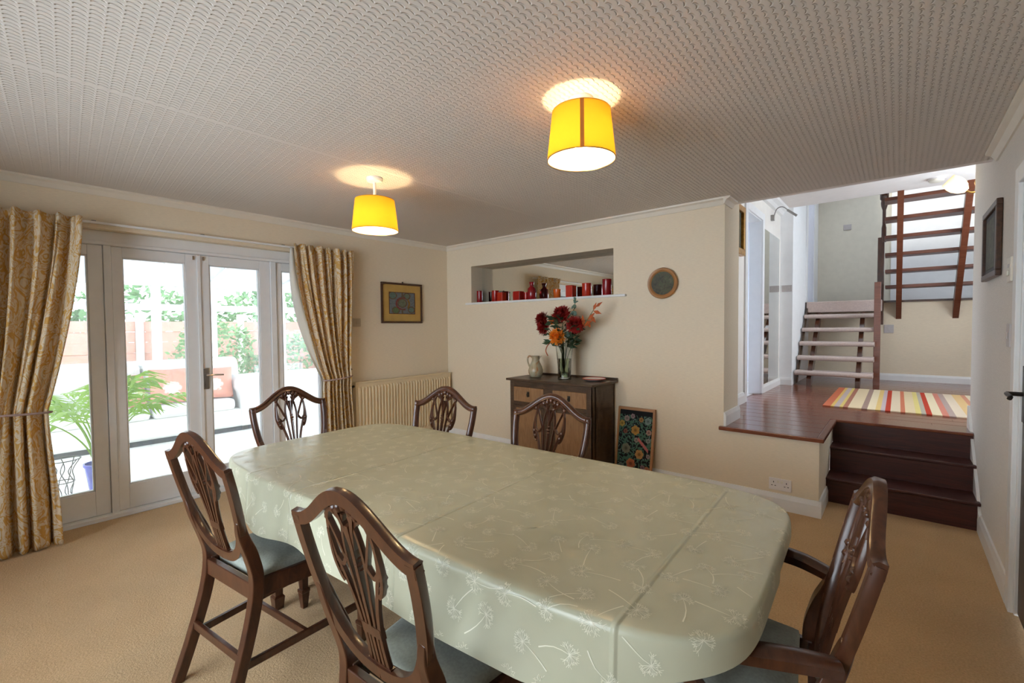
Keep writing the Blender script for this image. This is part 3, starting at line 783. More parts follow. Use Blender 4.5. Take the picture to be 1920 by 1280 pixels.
# ---------------------------------------------------------------- shield-back chairs
def back_y(s, h):
    return -.02 - .25 * max(0, h - .46) + .006 * (1 - (s / .25) ** 2) * smooth((h - .5) / .4)
def BP(s, h, o=0): return (s, back_y(s, h) + o, h)
bead = [(-.017, -.013), (.017, -.013), (.018, .004), (.011, .013), (.004, .008), (-.004, .008), (-.011, .013), (-.018, .004)]
def chair(arm=False):
    t = bpy.data.objects.new('dining_chair' if not arm else 'dining_armchair', None); C.objects.link(t)
    M_ = 'mahogany'; fwid = .255 if not arm else .29; rwid = .19 if not arm else .215; dep = .44
    # shield
    crest = [BP(s, .868 + .101 * (.5 + .5 * math.cos(PI * min(1, abs(s) / .236))) ** 1.0) for s in [-.249 + .498 * i / 28 for i in range(29)]]
    build('crest_rail', MB().sweep(crest, bead, (0, 1, .2)), M_, t, smooth=True, local=True, angle=50)
    for sg in (-1, 1):
        side = spline([BP(sg * .2345, .876), BP(sg * .232, .80), BP(sg * .220, .71), BP(sg * .196, .63), BP(sg * .150, .562), BP(sg * .08, .522), BP(0, .512)], 6)
        build('shield_side', MB().sweep(side, bead, (0, 1, .2)), M_, t, smooth=True, local=True, angle=50)
        stile = spline([(sg * (rwid + .012), -.135, 0), (sg * (rwid + .006), -.085, .14), (sg * rwid, -.03, .32), (sg * rwid, -.012, .45), (sg * (rwid + .004), -.03, .54), BP(sg * .200, .63), BP(sg * .215, .69)], 6)
        n = len(stile)
        build('rear_leg', MB().sweep(stile, rect(.036, .040), (0, 1, 0), scale=[lerp(.92, 1.05, min(1, i / (n * .5))) if i < n * .7 else lerp(1.05, .62, (i - n * .7) / (n * .3)) for i in range(n)]), M_, t, smooth=True, local=True, bevel=.003)
    # splat: fan of ribs, loops and plume
    sp = MB()
    def rib(pts, w0, w1=None, n=6, d=.014):
        path = spline([BP(a, b) for a, b in pts], n); k = len(path); w1 = w1 or w0
        sp.sweep(path, [(-.5, -d / 2), (.5, -d / 2), (.5, d * .2), (.2, d / 2), (-.2, d / 2), (-.5, d * .2)] if False else [(-.5 * w0, -d / 2), (.5 * w0, -d / 2), (.5 * w0, d * .25), (0, d * .6), (-.5 * w0, d * .25)], (0, 1, .2), scale=[lerp(1, w1 / w0, i / (k - 1)) for i in range(k)])
    rib([(0, .51), (0, .60), (0, .70), (0, .80), (0, .90)], .010, .014)
    for sg in (-1, 1):
        rib([(sg * .017, .515), (sg * .016, .60), (sg * .021, .68), (sg * .030, .76), (sg * .036, .82), (sg * .030, .875), (sg * .012, .925)], .010, .009)
        rib([(sg * .036, .515), (sg * .031, .60), (sg * .042, .68), (sg * .066, .755), (sg * .088, .81), (sg * .094, .86), (sg * .086, .90)], .013, .011)
        rib([(sg * .036, .815), (sg * .062, .785), (sg * .082, .80)], .012, .010)
        rib([(sg * .040, .80), (sg * .062, .85), (sg * .088, .905)], .009, .009)
        rib([(sg * .090, .895), (sg * .070, .925), (sg * .045, .918), (sg * .022, .90)], .014, .010)
        rib([(sg * .004, .84), (sg * .016, .89), (sg * .034, .935)], .010, .014)
        rib([(sg * .094, .87), (sg * .098, .80), (sg * .084, .755), (sg * .070, .74)], .010, .012)
        for (a, b, r) in ((.092, .905, .011), (.088, .79, .012), (.080, .765, .012), (.024, .905, .009)):
            p = BP(sg * a, b, .004); sp.ball(p, r, 8, .9)
    for (h, r) in ((.800, .013), (.785, .010), (.815, .010)): sp.ball(BP(0, h, .002), r, 8, .6)
    for a in (-.045, -.024, 0, .024, .045):
        sp.ball(BP(a, .948 - abs(a) * .35, .001), .014, 8, 1.2)
    for (h0, h1, w_) in ((.505, .535, .046), (.612, .640, .038)):
        sp.loft([[Vector(BP(a * w_, h)) + Vector((0, o, 0)) for a, o in ((-1, -.008), (1, -.008), (1, .007), (-1, .007))] for h in (h0, h1)])
    build('splat', sp, M_, t, smooth=True, local=True, angle=50)
    # seat
    zr = .445
    def trap(y_, i): return lerp(rwid, fwid, y_ / dep) - i
    seatp = MB(); rings = []
    for (ins, z) in ((.022, zr - .03), (.018, zr + .004), (.022, zr + .020), (.045, zr + .034), (.10, zr + .044), (.16, zr + .047)):
        ring = []
        for (cx, cy) in ((-1, 0), (1, 0), (1, 1), (-1, 1)):
            pass
        pts = []
        y0, y1 = ins * .8, dep - ins * .8
        for q in range(9): pts.append((lerp(-trap(y0, ins), trap(y0, ins), q / 8), y0))
        for q in range(1, 9): yq = lerp(y0, y1, q / 8); pts.append((trap(yq, ins), yq))
        for q in range(1, 9):
            xq = lerp(trap(y1, ins), -trap(y1, ins), q / 8); pts.append((xq, y1 + .02 * (1 - (xq / fwid) ** 2)))
        for q in range(1, 8): yq = lerp(y1, y0, q / 8); pts.append((-trap(yq, ins), yq))
        rings.append([(x, y_, z) for x, y_ in pts])
    seatp.loft(rings)
    build('seat', seatp, 'seat_fabric', t, smooth=True, local=True, angle=60)
    for sg in (-1, 1):
        build('seat_rail', MB().loft([[(sg * (lerp(rwid, fwid, y_ / dep) - o), y_, z) for o, z in ((.0, zr), (.022, zr), (.022, zr - .065), (.0, zr - .065))] for y_ in (-.015, dep)]), M_, t, local=True, bevel=.003)
        fx = sg * (fwid - .022)
        build('front_leg', MB().loft([[(fx + a, dep - .02 + b, z) for a, b in rect(w_, w_)] for z, w_ in ((0, .026), (.075, .040), (.080, .044), (.092, .044), (.094, .030), (.30, .040), (zr - .005, .044))]), M_, t, local=True, bevel=.002)
        build('stretcher', MB().loft([[(sg * lerp(rwid, fwid - .022, f) + a, lerp(-.075, dep - .02, f), .165 + b) for a, b in rect(.016, .028)] for f in (0, 1)]), M_, t, local=True, bevel=.002)
    build('seat_rail', MB().loft([[(x, dep + .02 * (1 - (x / fwid) ** 2) - o, z) for o, z in ((.0, zr), (.022, zr), (.022, zr - .065), (.0, zr - .065))] for x in [lerp(-fwid + .01, fwid - .01, q / 8) for q in range(9)]]), M_, t, local=True)
    build('seat_rail', MB().box(-rwid, rwid, -.03, -.006, zr - .065, zr - .005), M_, t, local=True, bevel=.003)
    build('stretcher', MB().box(-rwid, rwid, -.082, -.066, .185, .215), M_, t, local=True, bevel=.002)
    xm = lerp(rwid, fwid, .5) - .01
    build('stretcher', MB().box(-xm, xm, .16, .176, .151, .179), M_, t, local=True, bevel=.002)
    if arm:
        for sg in (-1, 1):
            pth = spline([(sg * .224, back_y(.22, .64) + .005, .640), (sg * .262, .02, .650), (sg * .292, .13, .645), (sg * .300, .23, .625), (sg * .288, .30, .605)], 7); n = len(pth)
            build('arm', MB().sweep(pth, [(-.022, -.016), (.022, -.016), (.024, .004), (.012, .014), (-.012, .014), (-.024, .004)], (0, 0, 1), scale=[.8 + .35 * math.sin(PI * min(1, i / n + .15)) for i in range(n)]), M_, t, smooth=True, local=True, angle=50)
            sup = spline([(sg * .290, .275, .608), (sg * .294, .245, .56), (sg * .278, .20, .50), (sg * .262, .19, .40)], 6)
            build('arm_support', MB().sweep(sup, rect(.028, .034), (0, 1, 0)), M_, t, smooth=True, local=True, bevel=.004)
    return t
def copy_tree(o, parent=None):
    c = o.copy(); C.objects.link(c); c.parent = parent
    for ch in list(o.children): copy_tree(ch, c)
    return c
def seat_at(t, mid, face, ear=-.125):
    f = Vector((math.cos(R(face)), math.sin(R(face)))); o = Vector(mid) - f * ear
    t.location = (o.x, o.y, 0); t.rotation_euler = (0, 0, R(face - 90))
GRP = 'shield-back dining chairs around the table'
spots = [((1.41, -2.60), 2.9, 'shield-back dining chair at the table end nearest the French doors'),
         ((2.21, -2.0), -80.5, 'shield-back dining chair on the far side of the table before the radiator'),
         ((2.92, -1.86), -84.5, 'shield-back dining chair on the far side of the table before the sideboard'),
         ((2.41, -3.375), 97.0, 'shield-back dining chair with its whole green seat visible, beside the glazed doors'),
         ((3.395, -3.335), 93.6, 'closest shield-back dining chair, its carved back turned to the viewer')]
proto = chair()
for i, (mid, face, lab) in enumerate(spots):
    t = proto if i == 0 else copy_tree(proto)
    seat_at(t, mid, face); t.scale = (.955, 1.0, 1.035); tag(t, lab, 'chair', GRP)
ac = chair(True); seat_at(ac, (4.315, -2.495), 187.0); ac.scale = (.96, 1.0, 1.03)
tag(ac, 'shield-back dining armchair with curved arms at the table end facing the steps', 'chair', GRP)

# ---------------------------------------------------------------- ceiling lamps
def ceiling_lamp(x, y, ztop, zbot, label, seam, stem):
    t = thing('ceiling_lamp', label, 'lamp', (x, y, H), 0, 'amber drum ceiling lamps')
    build('ceiling_rose', MB().lathe([(.055, 0), (.055, -.012), (.048, -.024), (.02, -.03), (.001, -.03)], (x, y, H), 24), 'bulb_cap', t, smooth=True)
    build('stem', MB().tube([(x, y, H - .02), (x, y, zbot + .14)], .010 if stem else .02, 10), 'bulb_cap', t, smooth=True)
    build('bulb_holder', MB().lathe([(.02, .155), (.024, .15), (.024, .10), (.02, .095)], (x, y, zbot), 16), 'bulb_cap', t, smooth=True)
    build('bulb', MB().ball((x, y, zbot + .075), .032, 16, 1.15), 'bulb_glow', t, smooth=True)
    r0, r1 = .129, .152; n = 48
    def ringpts(r, z): return [(x + r * math.cos(2 * PI * j / n), y + r * math.sin(2 * PI * j / n), z) for j in range(n)]
    sh = build('shade', MB().loft([ringpts(lerp(r1, r0, f), lerp(zbot, ztop, f)) for f in (0, .25, .5, .75, 1)], False), 'shade_amber', t, smooth=True, angle=180)
    build('lining', MB().loft([ringpts(lerp(r1, r0, f) - .003, lerp(zbot + .002, ztop - .002, f)) for f in (0, .5, 1)], False), 'shade_lining', sh, smooth=True, angle=180)
    for (r, z) in ((r1, zbot), (r0, ztop)):
        build('rim', MB().tube(ringpts(r - .0015, z), .0025, 6, True), 'brass', sh, smooth=True)
    for a in (0, 2 * PI / 3, 4 * PI / 3):
        build('spider', MB().tube([(x + .02 * math.cos(a), y + .02 * math.sin(a), zbot + .15), (x + .132 * math.cos(a), y + .132 * math.sin(a), zbot + .15)], .0015, 5), 'bulb_cap', sh)
    if seam is not None:
        pts = []
        mb = MB()
        for f in (0, .5, 1):
            rr = lerp(r1, r0, f) + .001; z = lerp(zbot, ztop, f)
            mb.v += [(x + rr * math.cos(seam - .055 * r1 / rr), y + rr * math.sin(seam - .055 * r1 / rr), z), (x + rr * math.cos(seam + .055 * r1 / rr), y + rr * math.sin(seam + .055 * r1 / rr), z)]
        mb.f += [(0, 1, 3, 2), (2, 3, 5, 4)]
        o = build('fabric_seam', mb, 'shade_seam', sh, solid=.0008); o['label'] = 'dark vertical seam of the shade'
    return t
ceiling_lamp(1.65, -2.108, 2.252, 2.045, 'amber drum ceiling lamp on a thin stem, closer to the French doors', None, True)
ceiling_lamp(3.27, -2.105, 2.343, 2.132, 'amber drum ceiling lamp close against the ceiling, with a dark vertical seam', math.atan2(-3.88 + 2.105, 4.36 - 3.27) + .03, False)

# ---------------------------------------------------------------- curtains
def curtain(name, label, yA, yB, tieA, tieB, botA, botB, zt, ztie, folds, x0, phase, xbot=0.0):
    # A: edge towards the window, B: outer edge
    NU, NZ = 200, 60; mb = MB(); uv = []
    for i in range(NZ + 1):
        z = lerp(zt, .012, i / NZ)
        if z > ztie:
            f = (zt - z) / (zt - ztie); e = f ** 1.5
            a = lerp(yA, tieA, e); b = lerp(yB, tieB, smooth(f)); amp = lerp(.030, .034, f)
        else:
            f = (ztie - z) / ztie; e = smooth(f * 1.3)
            a = lerp(tieA, botA, e); b = lerp(tieB, botB, e); amp = lerp(.034, .042, e)
        pin = math.exp(-((z - ztie) / .05) ** 2)
        hd = smooth((z - (zt - .07)) / .03)
        xb = x0 + .02 * pin + xbot * smooth((ztie - z) / ztie)
        for j in range(NU + 1):
            u = j / NU
            ph = 2 * PI * folds * u + phase + .8 * math.sin(3.1 * u * 2 * PI + z * 1.1) + .35 * math.sin(z * 2.3 + u * 9)
            wv = math.sin(ph); wv = math.copysign(abs(wv) ** .7, wv)
            dx = amp * (1 - .35 * pin) * wv * (1 - .25 * hd) + .012 * math.sin(2.3 * ph + z * 3) * (1 - hd) + .010 * hd * math.sin(2 * PI * folds * 2.0 * u)
            dy = .008 * math.cos(ph * 1.0 + z)
            zz = z + (.006 * math.sin(2 * PI * folds * u * 1.0 + phase) if i == 0 else 0)
            mb.v.append((xb + dx, lerp(a, b, u) + dy, zz)); uv.append((u * 2.6 * abs(yB - yA) / .6 * .6, z))
    for i in range(NZ):
        for j in range(NU):
            a = i * (NU + 1) + j; mb.f.append((a, a + 1, a + NU + 2, a + NU + 1))
    mb.uv = uv
    t = thing(name, label, 'curtain', (x0, (botA + botB) / 2, 0))
    build('drape', mb, 'curtain', t, smooth=True, angle=180, solid=.003)
    # lining turned out along the leading edge
    ln = MB(); sg = 1 if yB > yA else -1
    for i in range(NZ + 1):
        z = lerp(zt - .03, .02, i / NZ)
        if z > ztie: f = (zt - z) / (zt - ztie); a = lerp(yA, tieA, f ** 1.5); wd = (.012 + .055 * math.sin(PI * min(1, f)) if sg > 0 else -.02)
        else: f = (ztie - z) / ztie; a = lerp(tieA, botA, smooth(f * 1.3)); wd = (.012 + .03 * f if sg > 0 else -.02)
        xb = x0 + xbot * smooth((ztie - z) / ztie)
        for q in range(5): ln.v.append((xb - .035 + .02 * math.sin(q * 1.3 + z * 3), a - sg * wd * (1 - q / 4) + sg * .03 * (q / 4), z))
    for i in range(NZ):
        for q in range(4): a = i * 5 + q; ln.f.append((a, a + 1, a + 6, a + 5))
    build('lining', ln, 'curtain_lining', t, smooth=True, angle=180, solid=.002)
    ring = []
    for q in range(28):
        an = 2 * PI * q / 28; ym = (tieA + tieB) / 2; ring.append((x0 + .02 + .062 * math.cos(an), ym + (abs(tieB - tieA) / 2 + .012) * math.sin(an), ztie + .012 * math.sin(an) * (1 if yB > yA else -1)))
    build('tieback', MB().tube(ring, .007, 8, True), 'rope_mauve', t, smooth=True)
    return t
curtain('curtain', 'ochre damask curtain tied back at the left edge of the picture', -3.385, -4.02, -3.585, -4.0, -3.56, -4.06, 2.158, .87, 6.5, .125, .4, .10)
curtain('curtain', 'ochre damask curtain tied back between French doors and radiator', -1.965, -1.365, -1.70, -1.425, -1.70, -1.40, 2.172, .895, 7, .105, 1.9, .0)
ck = thing('curtain_track', 'thin white curtain track above the French doors', 'track', (.02, -2.66, 2.15))
build('rail', MB().box(.018, .032, -4.05, -1.36, 2.142, 2.158), 'trim_white', ck, bevel=.002)
for y in (-3.32, -2.66, -2.02): build('bracket', MB().box(.0, .03, y - .012, y + .012, 2.150, 2.164), 'steel', ck)
tk = thing('tieback_hook', 'small ornate dark metal tieback hook on the wall above the radiator', 'hook', (.0, -1.395, .93))
build('rosette', MB().ball((.05, -1.395, .955), .018, 8, .8).ball((.05, -1.375, .965), .011, 8).ball((.05, -1.412, .965), .011, 8).ball((.05, -1.395, .98), .011, 8), 'dark_metal', tk, smooth=True)
build('prong', MB().tube(spline([(0, -1.395, .93), (.04, -1.395, .93), (.06, -1.40, .92), (.065, -1.42, .905)]), .005, 7), 'dark_metal', tk, smooth=True)

# ---------------------------------------------------------------- radiator
rad = thing('radiator', 'cream ribbed panel radiator under the framed picture', 'radiator', (.07, -.70, .17))
Y0, Y1, RZ0, RZ1 = -1.352, -.035, .17, .825
build('panel', MB().box(.055, .085, Y0, Y1, RZ0, RZ1), 'radiator_cream', rad, bevel=.006)
build('top_cap', MB().box(.035, .098, Y0, Y1, RZ1 - .012, RZ1 + .004), 'radiator_cream', rad, bevel=.004)
build('side_cap', MB().box(.035, .098, Y0 - .004, Y0 + .006, RZ0, RZ1), 'radiator_cream', rad)
n = 33; me0 = None
for i in range(n):
    yc = lerp(Y0 + .045, Y1 - .035, i / (n - 1))
    prf = [(-.012, .0), (-.007, .019), (.007, .019), (.012, 0)]
    mb = MB().loft([[(.084 + d * k_, a, z) for a, d in prf] for z, k_ in ((-.29, .05), (-.265, 1), (.255, 1), (.28, .05))])
    if me0 is None:
        o = build('rib', mb, 'radiator_cream', rad, local=True, smooth=True, angle=30); me0 = o.data
    else:
        o = bpy.data.objects.new('rib', me0); C.objects.link(o); o.parent = rad
    o.location = (-.07, yc + .70, .4975 - .17)
build('bleed_valve', MB().lathe([(.012, 0), (.012, .022), (.006, .022)], (.065, Y0 - .022, .785), 12, 'y'), 'dark_metal', rad, smooth=True)
build('pipe', MB().tube([(.06, Y0 - .015, .0), (.06, Y0 - .015, .20), (.065, Y0 + .01, .21)], .008, 8), 'steel', rad, smooth=True)

# ---------------------------------------------------------------- pictures, plate
pa = thing('framed_picture', 'small framed print with ochre mount on the wall above the radiator', 'picture', (0, -.697, 1.672))
frame_parts(pa, 'x', -.697, 1.672, .565, .458, .022, .022, 0, 'frame_brown', 'mount_ochre')
# print: painted motif in vertex colours
def painted(name, W, Hh, fn, place, parent, nx=90, ny=80):
    mb = MB(); cols = []
    for j in range(ny):
        for i in range(nx):
            o = len(mb.v)
            for a, b in ((i, j), (i + 1, j), (i + 1, j + 1), (i, j + 1)): mb.v.append(place(a / nx, b / ny))
            mb.f.append((o, o + 1, o + 2, o + 3)); cols.append(fn((i + .5) / nx, (j + .5) / ny))
    o = build(name, mb, 'needlework', parent)
    at = o.data.color_attributes.new('col', 'FLOAT_COLOR', 'CORNER')
    for p in o.data.polygons:
        for li in p.loop_indices: at.data[li].color = tuple(cols[p.index]) + (1,)
    return o
def print_col(u, v):
    c = (.16, .17, .17)
    if min(u, v, 1 - u, 1 - v) < .025: return (.10, .03, .02)
    for (cx, cy, r, col) in ((.50, .50, .17, (.15, .16, .10)), (.68, .83, .12, (.14, .17, .12)), (.25, .16, .13, (.11, .15, .07)), (.85, .2, .12, (.12, .17, .14)), (.14, .84, .14, (.12, .17, .14))):
        d = math.hypot((u - cx) * 1.15, v - cy)
        if d < r: c = col
        elif d < r + .04: c = (.15, .09, .05)
    d1 = abs((v - .40) - .85 * (u - .35)); d2 = abs((v - .65) + .5 * (u - .30))
    if abs(math.hypot((u - .52) * 1.1, v - .48) - .27) < .035 and u < .62: c = (.20, .06, .05)
    if abs(math.hypot((u - .52) * 1.1, v - .48) - .27) < .04 and u > .7: c = (.24, .13, .03)
    if abs(u - .5) < .035 and (v < .22 or v > .74): c = (.14, .10, .06)
    n_ = mnoise.noise((u * 14, v * 14, 0)) * .25 + 1
    return tuple(x * n_ for x in c)
painted('print', .36, .27, print_col, lambda u, v: (.0135, -.878 + .36 * u, 1.548 + .248 * v), pa)
build('hanging_nail', MB().ball((.012, -.69, 1.91), .009, 8), 'dark_metal', pa)
pt = thing('wall_plate', 'round decorative plate with brown rim hung on the cream wall', 'plate', (2.80, 0, 1.757))
PC = (2.80, 0, 1.757)
build('rim', MB().lathe([(.10, -.004), (.128, -.016), (.134, -.026), (.128, -.034), (.115, -.032), (.104, -.024), (.098, -.018)], PC, 40, 'y', False), 'pine_rim', pt, smooth=True)
build('face', MB().lathe([(.106, -.016), (.100, -.020), (.06, -.017), (.001, -.017)], PC, 40, 'y'), 'plate_face', pt, smooth=True)

# ---------------------------------------------------------------- sideboard and what stands on it
sb = thing('sideboard', 'dark oak sideboard with two lighter drawers against the cream wall', 'cabinet', (1.885, -.24, 0))
X0, X1, YB, YFt, ZC = 1.425, 2.345, -.03, -.45, .885
build('top', MB().box(1.395, 2.375, -.485, -.012, ZC - .022, ZC), 'oak_dark', sb, bevel=.005)
build('back_ledge', MB().box(1.40, 2.37, -.024, -.010, ZC, ZC + .02), 'oak_dark', sb)
body = MB().box(X0, X0 + .03, YFt, YB, .0, ZC - .022).box(X1 - .03, X1, YFt, YB, .0, ZC - .022).box(X0, X1, YB - .015, YB, .05, ZC - .022)
body.box(X0, X1, YFt, YB, .09, .115).box(X0, X1, YFt, YFt + .02, ZC - .08, ZC - .022).box(X0, X1, YFt, YFt + .02, .625, .66).box(X0, X0 + .045, YFt - .002, YFt + .02, 0, ZC - .022).box(X1 - .045, X1, YFt - .002, YFt + .02, 0, ZC - .022).box(1.835, 1.935, YFt - .002, YFt + .02, .09, ZC - .022).box(X0, X1, YFt + .06, YFt + .08, .11, .86)
build('body', body, 'oak_dark', sb, bevel=.002)
for (a, b) in ((X0 + .047, 1.833), (1.937, X1 - .047)):
    dr = build('drawer', MB().box(a, b, YFt - .004, YFt + .05, .662, .803), 'oak_light', sb, bevel=.003)
    cx = (a + b) / 2
    build('pull', MB().box(cx - .014, cx + .014, YFt - .007, YFt - .003, .715, .765).ball((cx, YFt - .014, .745), .010, 8).tube(spline([(cx - .010, YFt - .014, .742), (cx, YFt - .018, .715), (cx + .010, YFt - .014, .742)]), .004, 6), 'dark_metal', dr, smooth=True)
    dd = build('cupboard_door', MB().box(a, b, YFt - .001, YFt + .02, .117, .623), 'oak_dark', sb, bevel=.002)
    build('door_panel', MB().box(a + .03, b - .03, YFt - .004, YFt + .01, .15, .60), 'oak_light', dd, bevel=.003)
    hx = b - .016 if a < 1.8 else b - .014
    build('pull', MB().box(hx - .009, hx + .009, YFt - .006, YFt - .001, .40, .52).ball((hx, YFt - .012, .46), .009, 8), 'dark_metal', dd)
# jug
jg = thing('jug', 'small stoneware jug with a loop handle on the sideboard', 'jug', (1.59, -.25, ZC))
JC = (1.59, -.25, ZC)
build('body', MB().lathe([(.045, 0), (.055, .004), (.072, .04), (.074, .07), (.062, .11), (.042, .15), (.036, .175), (.040, .205), (.044, .212), (.038, .208), (.032, .18), (.03, .15)], JC, 28), 'stoneware', jg, smooth=True, angle=60)
u_ = Vector((-.83, -.56, 0))
hpts = [Vector(JC) + u_ * a + Vector((0, 0, b)) for a, b in ((.036, .20), (.062, .212), (.080, .185), (.078, .15), (.066, .115), (.060, .105))]
build('handle', MB().tube(spline(hpts), .008, 8), 'stoneware', jg, smooth=True)
build('spout', MB().loft([[Vector(JC) - u_ * (.036 + a) + Vector((.56 * b * s_, -.83 * b * s_, z)) for s_ in (-1, -.3, .3, 1)] for a, b, z in ((0, .018, .175), (.010, .016, .20), (.022, .008, .212))], False), 'stoneware', jg, smooth=True, solid=.004)
# vase
VC = Vector((1.945, -.265, ZC))
vz = thing('glass_vase', 'tall flared cut-glass vase on the sideboard holding the flowers', 'vase', VC)
prof = [(.060, 0), (.066, .006), (.062, .02), (.060, .05), (.064, .15), (.074, .26), (.088, .352), (.084, .352), (.069, .26), (.058, .15), (.053, .05), (.050, .025), (.001, .022)]
fl = MB(); nn = 32
fl.loft([[(VC.x + r * (1 + (.03 if j % 2 and .03 < h < .33 else 0)) * math.cos(2 * PI * j / nn), VC.y + r * (1 + (.03 if j % 2 and .03 < h < .33 else 0)) * math.sin(2 * PI * j / nn), VC.z + h) for j in range(nn)] for r, h in prof])
build('vessel', fl, 'crystal', vz, smooth=True, angle=20)
build('water', MB().lathe([(.001, .026), (.048, .028), (.051, .05), (.0555, .15), (.060, .20), (.001, .20)], VC, 24), 'vase_water', vz, smooth=True)
# flowers
def bloom_mesh(c, axis, r, layers, petals, width, curl):
    a = Vector(axis).normalized(); u = a.orthogonal().normalized(); v = a.cross(u); mb = MB(); c = Vector(c)
    for L_ in range(layers):
        f = L_ / (layers - 1); el = lerp(-.25, 1.35, f); n = max(5, int(petals * (1 - .55 * f))); l = r * lerp(1, .55, f)
        for k in range(n):
            th = 2 * PI * (k + .5 * (L_ % 2)) / n + rng.uniform(-.1, .1); rd = u * math.cos(th) + v * math.sin(th); tg = -u * math.sin(th) + v * math.cos(th)
            e1 = el + rng.uniform(-.12, .12)
            d0 = rd * math.cos(e1) + a * math.sin(e1); d1 = rd * math.cos(e1 + curl) + a * math.sin(e1 + curl); ll = l * rng.uniform(.88, 1.1)
            b0 = c + a * (r * .15 * f); b1 = b0 + d0 * ll * .6; b2 = b1 + d1 * ll * .42; wd = width * r
            o = len(mb.v); mb.v += [tuple(b0 - tg * wd * .35), tuple(b0 + tg * wd * .35), tuple(b1 + tg * wd), tuple(b1 - tg * wd), tuple(b2)]
            mb.f += [(o, o + 1, o + 2, o + 3), (o + 3, o + 2, o + 4)]
    mb.ball(c + a * r * .25, r * .32, 8)
    return mb
def vase_stem(c): return spline([VC + Vector((rng.uniform(-.02, .02), rng.uniform(-.02, .02), .05)), VC + (Vector(c) - VC) * .55 * Vector((.35, .35, 1)).x + Vector((0, 0, .20)) if False else VC + Vector(((c[0] - VC.x) * .22, (c[1] - VC.y) * .22, .30)), Vector(c)], 8)
def flower(label, c, axis, r, mat, layers=6, petals=16, width=.16, curl=.35, group='cut flowers in the glass vase'):
    t = thing('flower', label, 'flower', VC + Vector((0, 0, .05)), 0, group)
    build('bloom', bloom_mesh(c, axis, r, layers, petals, width, curl), mat, t)
    build('stem', MB().tube(vase_stem(Vector(c) - Vector(axis).normalized() * r * .2), .0035, 6), 'stem_green', t, smooth=True)
    lf_ = MB(); a = Vector(axis).normalized()
    for k in range(4):
        th = rng.uniform(0, 6.28); d = Vector((math.cos(th), math.sin(th), -.25)); b = Vector(c) - a * r * .35; tip = b + d * r * 1.15; sd_ = d.cross(Vector((0, 0, 1))).normalized() * r * .22
        o = len(lf_.v); lf_.v += [tuple(b), tuple((b + tip) / 2 + sd_), tuple(tip), tuple((b + tip) / 2 - sd_)]; lf_.f.append((o, o + 1, o + 2, o + 3))
    build('leaf_collar', lf_, 'leaf_dark', t)
    return t
flower('dark red chrysanthemum at the upper left of the bouquet', (1.69, -.27, 1.462), (-.5, -.7, .5), .094, 'petal_red', 7, 26)
flower('dark red chrysanthemum at the top centre of the bouquet', (1.915, -.27, 1.505), (.1, -.8, .6), .104, 'petal_red', 7, 24)
flower('dark red chrysanthemum at the right of the bouquet', (2.08, -.28, 1.405), (.4, -.8, .3), .1, 'petal_red', 7, 24)
flower('dark red chrysanthemum low on the left of the bouquet', (1.735, -.31, 1.385), (-.4, -.8, .1), .092, 'petal_red', 6, 24)
flower('large orange chrysanthemum low at the front of the bouquet', (1.925, -.36, 1.295), (.25, -.9, .15), .09, 'petal_orange', 8, 26, .13, .6)
flower('small orange chrysanthemum peeping out behind the red blooms', (1.80, -.24, 1.455), (-.1, -.8, .5), .055, 'petal_orange', 6, 20)
def leaf_quad(mb, b, d, l, wd, nrm=None, n=3):
    d = Vector(d).normalized(); sd_ = (d.cross(Vector((0, 0, 1))) if nrm is None else d.cross(Vector(nrm)))
    if sd_.length < 1e-3: sd_ = Vector((1, 0, 0))
    sd_.normalize(); b = Vector(b); o = len(mb.v)
    mb.v += [tuple(b), tuple(b + d * l * .45 + sd_ * wd), tuple(b + d * l), tuple(b + d * l * .45 - sd_ * wd)]; mb.f.append((o, o + 1, o + 2, o + 3))
eu = thing('eucalyptus_sprig', 'grey-green eucalyptus sprig rising from the bouquet', 'foliage', VC + Vector((0, 0, .05)), 0)
tip = Vector((2.075, -.26, 1.655)); ep = vase_stem(tip)
build('stem', MB().tube(ep, .0035, 6), 'stem_green', eu, smooth=True)
mb = MB()
for k in range(26):
    f = .62 + .38 * k / 25; i = min(len(ep) - 1, int(f * (len(ep) - 1))); b = ep[i]; th = k * 2.4; r = lerp(.030, .012, (f - .62) / .38)
    dv = Vector((math.cos(th), math.sin(th), .35)).normalized(); u = dv.orthogonal().normalized(); v = dv.cross(u)
    c_ = b + dv * r * 1.1 + Vector((0, 0, rng.uniform(-.01, .01))); o = len(mb.v)
    ax2 = Vector((rng.uniform(-.4, .4), rng.uniform(-.9, -.2), rng.uniform(-.2, .8))).normalized(); u = ax2.orthogonal().normalized(); v = ax2.cross(u)
    mb.v += [tuple(c_ + (u * math.cos(2 * PI * q / 8) + v * math.sin(2 * PI * q / 8)) * r) for q in range(8)]; mb.f.append(tuple(range(o, o + 8)))
build('leaves', mb, 'leaf_eucalyptus', eu)
au = thing('autumn_sprig', 'sprig of orange-red autumn leaves leaning right out of the bouquet', 'foliage', VC + Vector((0, 0, .05)), 0)
tip = Vector((2.27, -.25, 1.56)); ap = vase_stem(tip)
build('stem', MB().tube(ap, .003, 6), 'stem_green', au, smooth=True)
for (f, d, l, wd) in ((.72, (.1, -.2, .9), .09, .02), (.78, (.9, -.2, .45), .13, .022), (.8, (.2, -.4, 1), .12, .022), (.85, (.9, -.1, .7), .12, .020), (.9, (.75, -.3, -.7), .11, .020), (.94, (.9, -.1, -.3), .10, .018), (.97, (.5, -.2, .8), .09, .018), (.84, (.6, -.5, -.5), .12, .022), (1.0, (.8, 0, .5), .09, .016)):
    i = min(len(ap) - 1, int(f * (len(ap) - 1))); mb = MB(); leaf_quad(mb, ap[i], d, l, wd, (0, -1, .2)); build('leaf', mb, 'leaf_autumn', au)
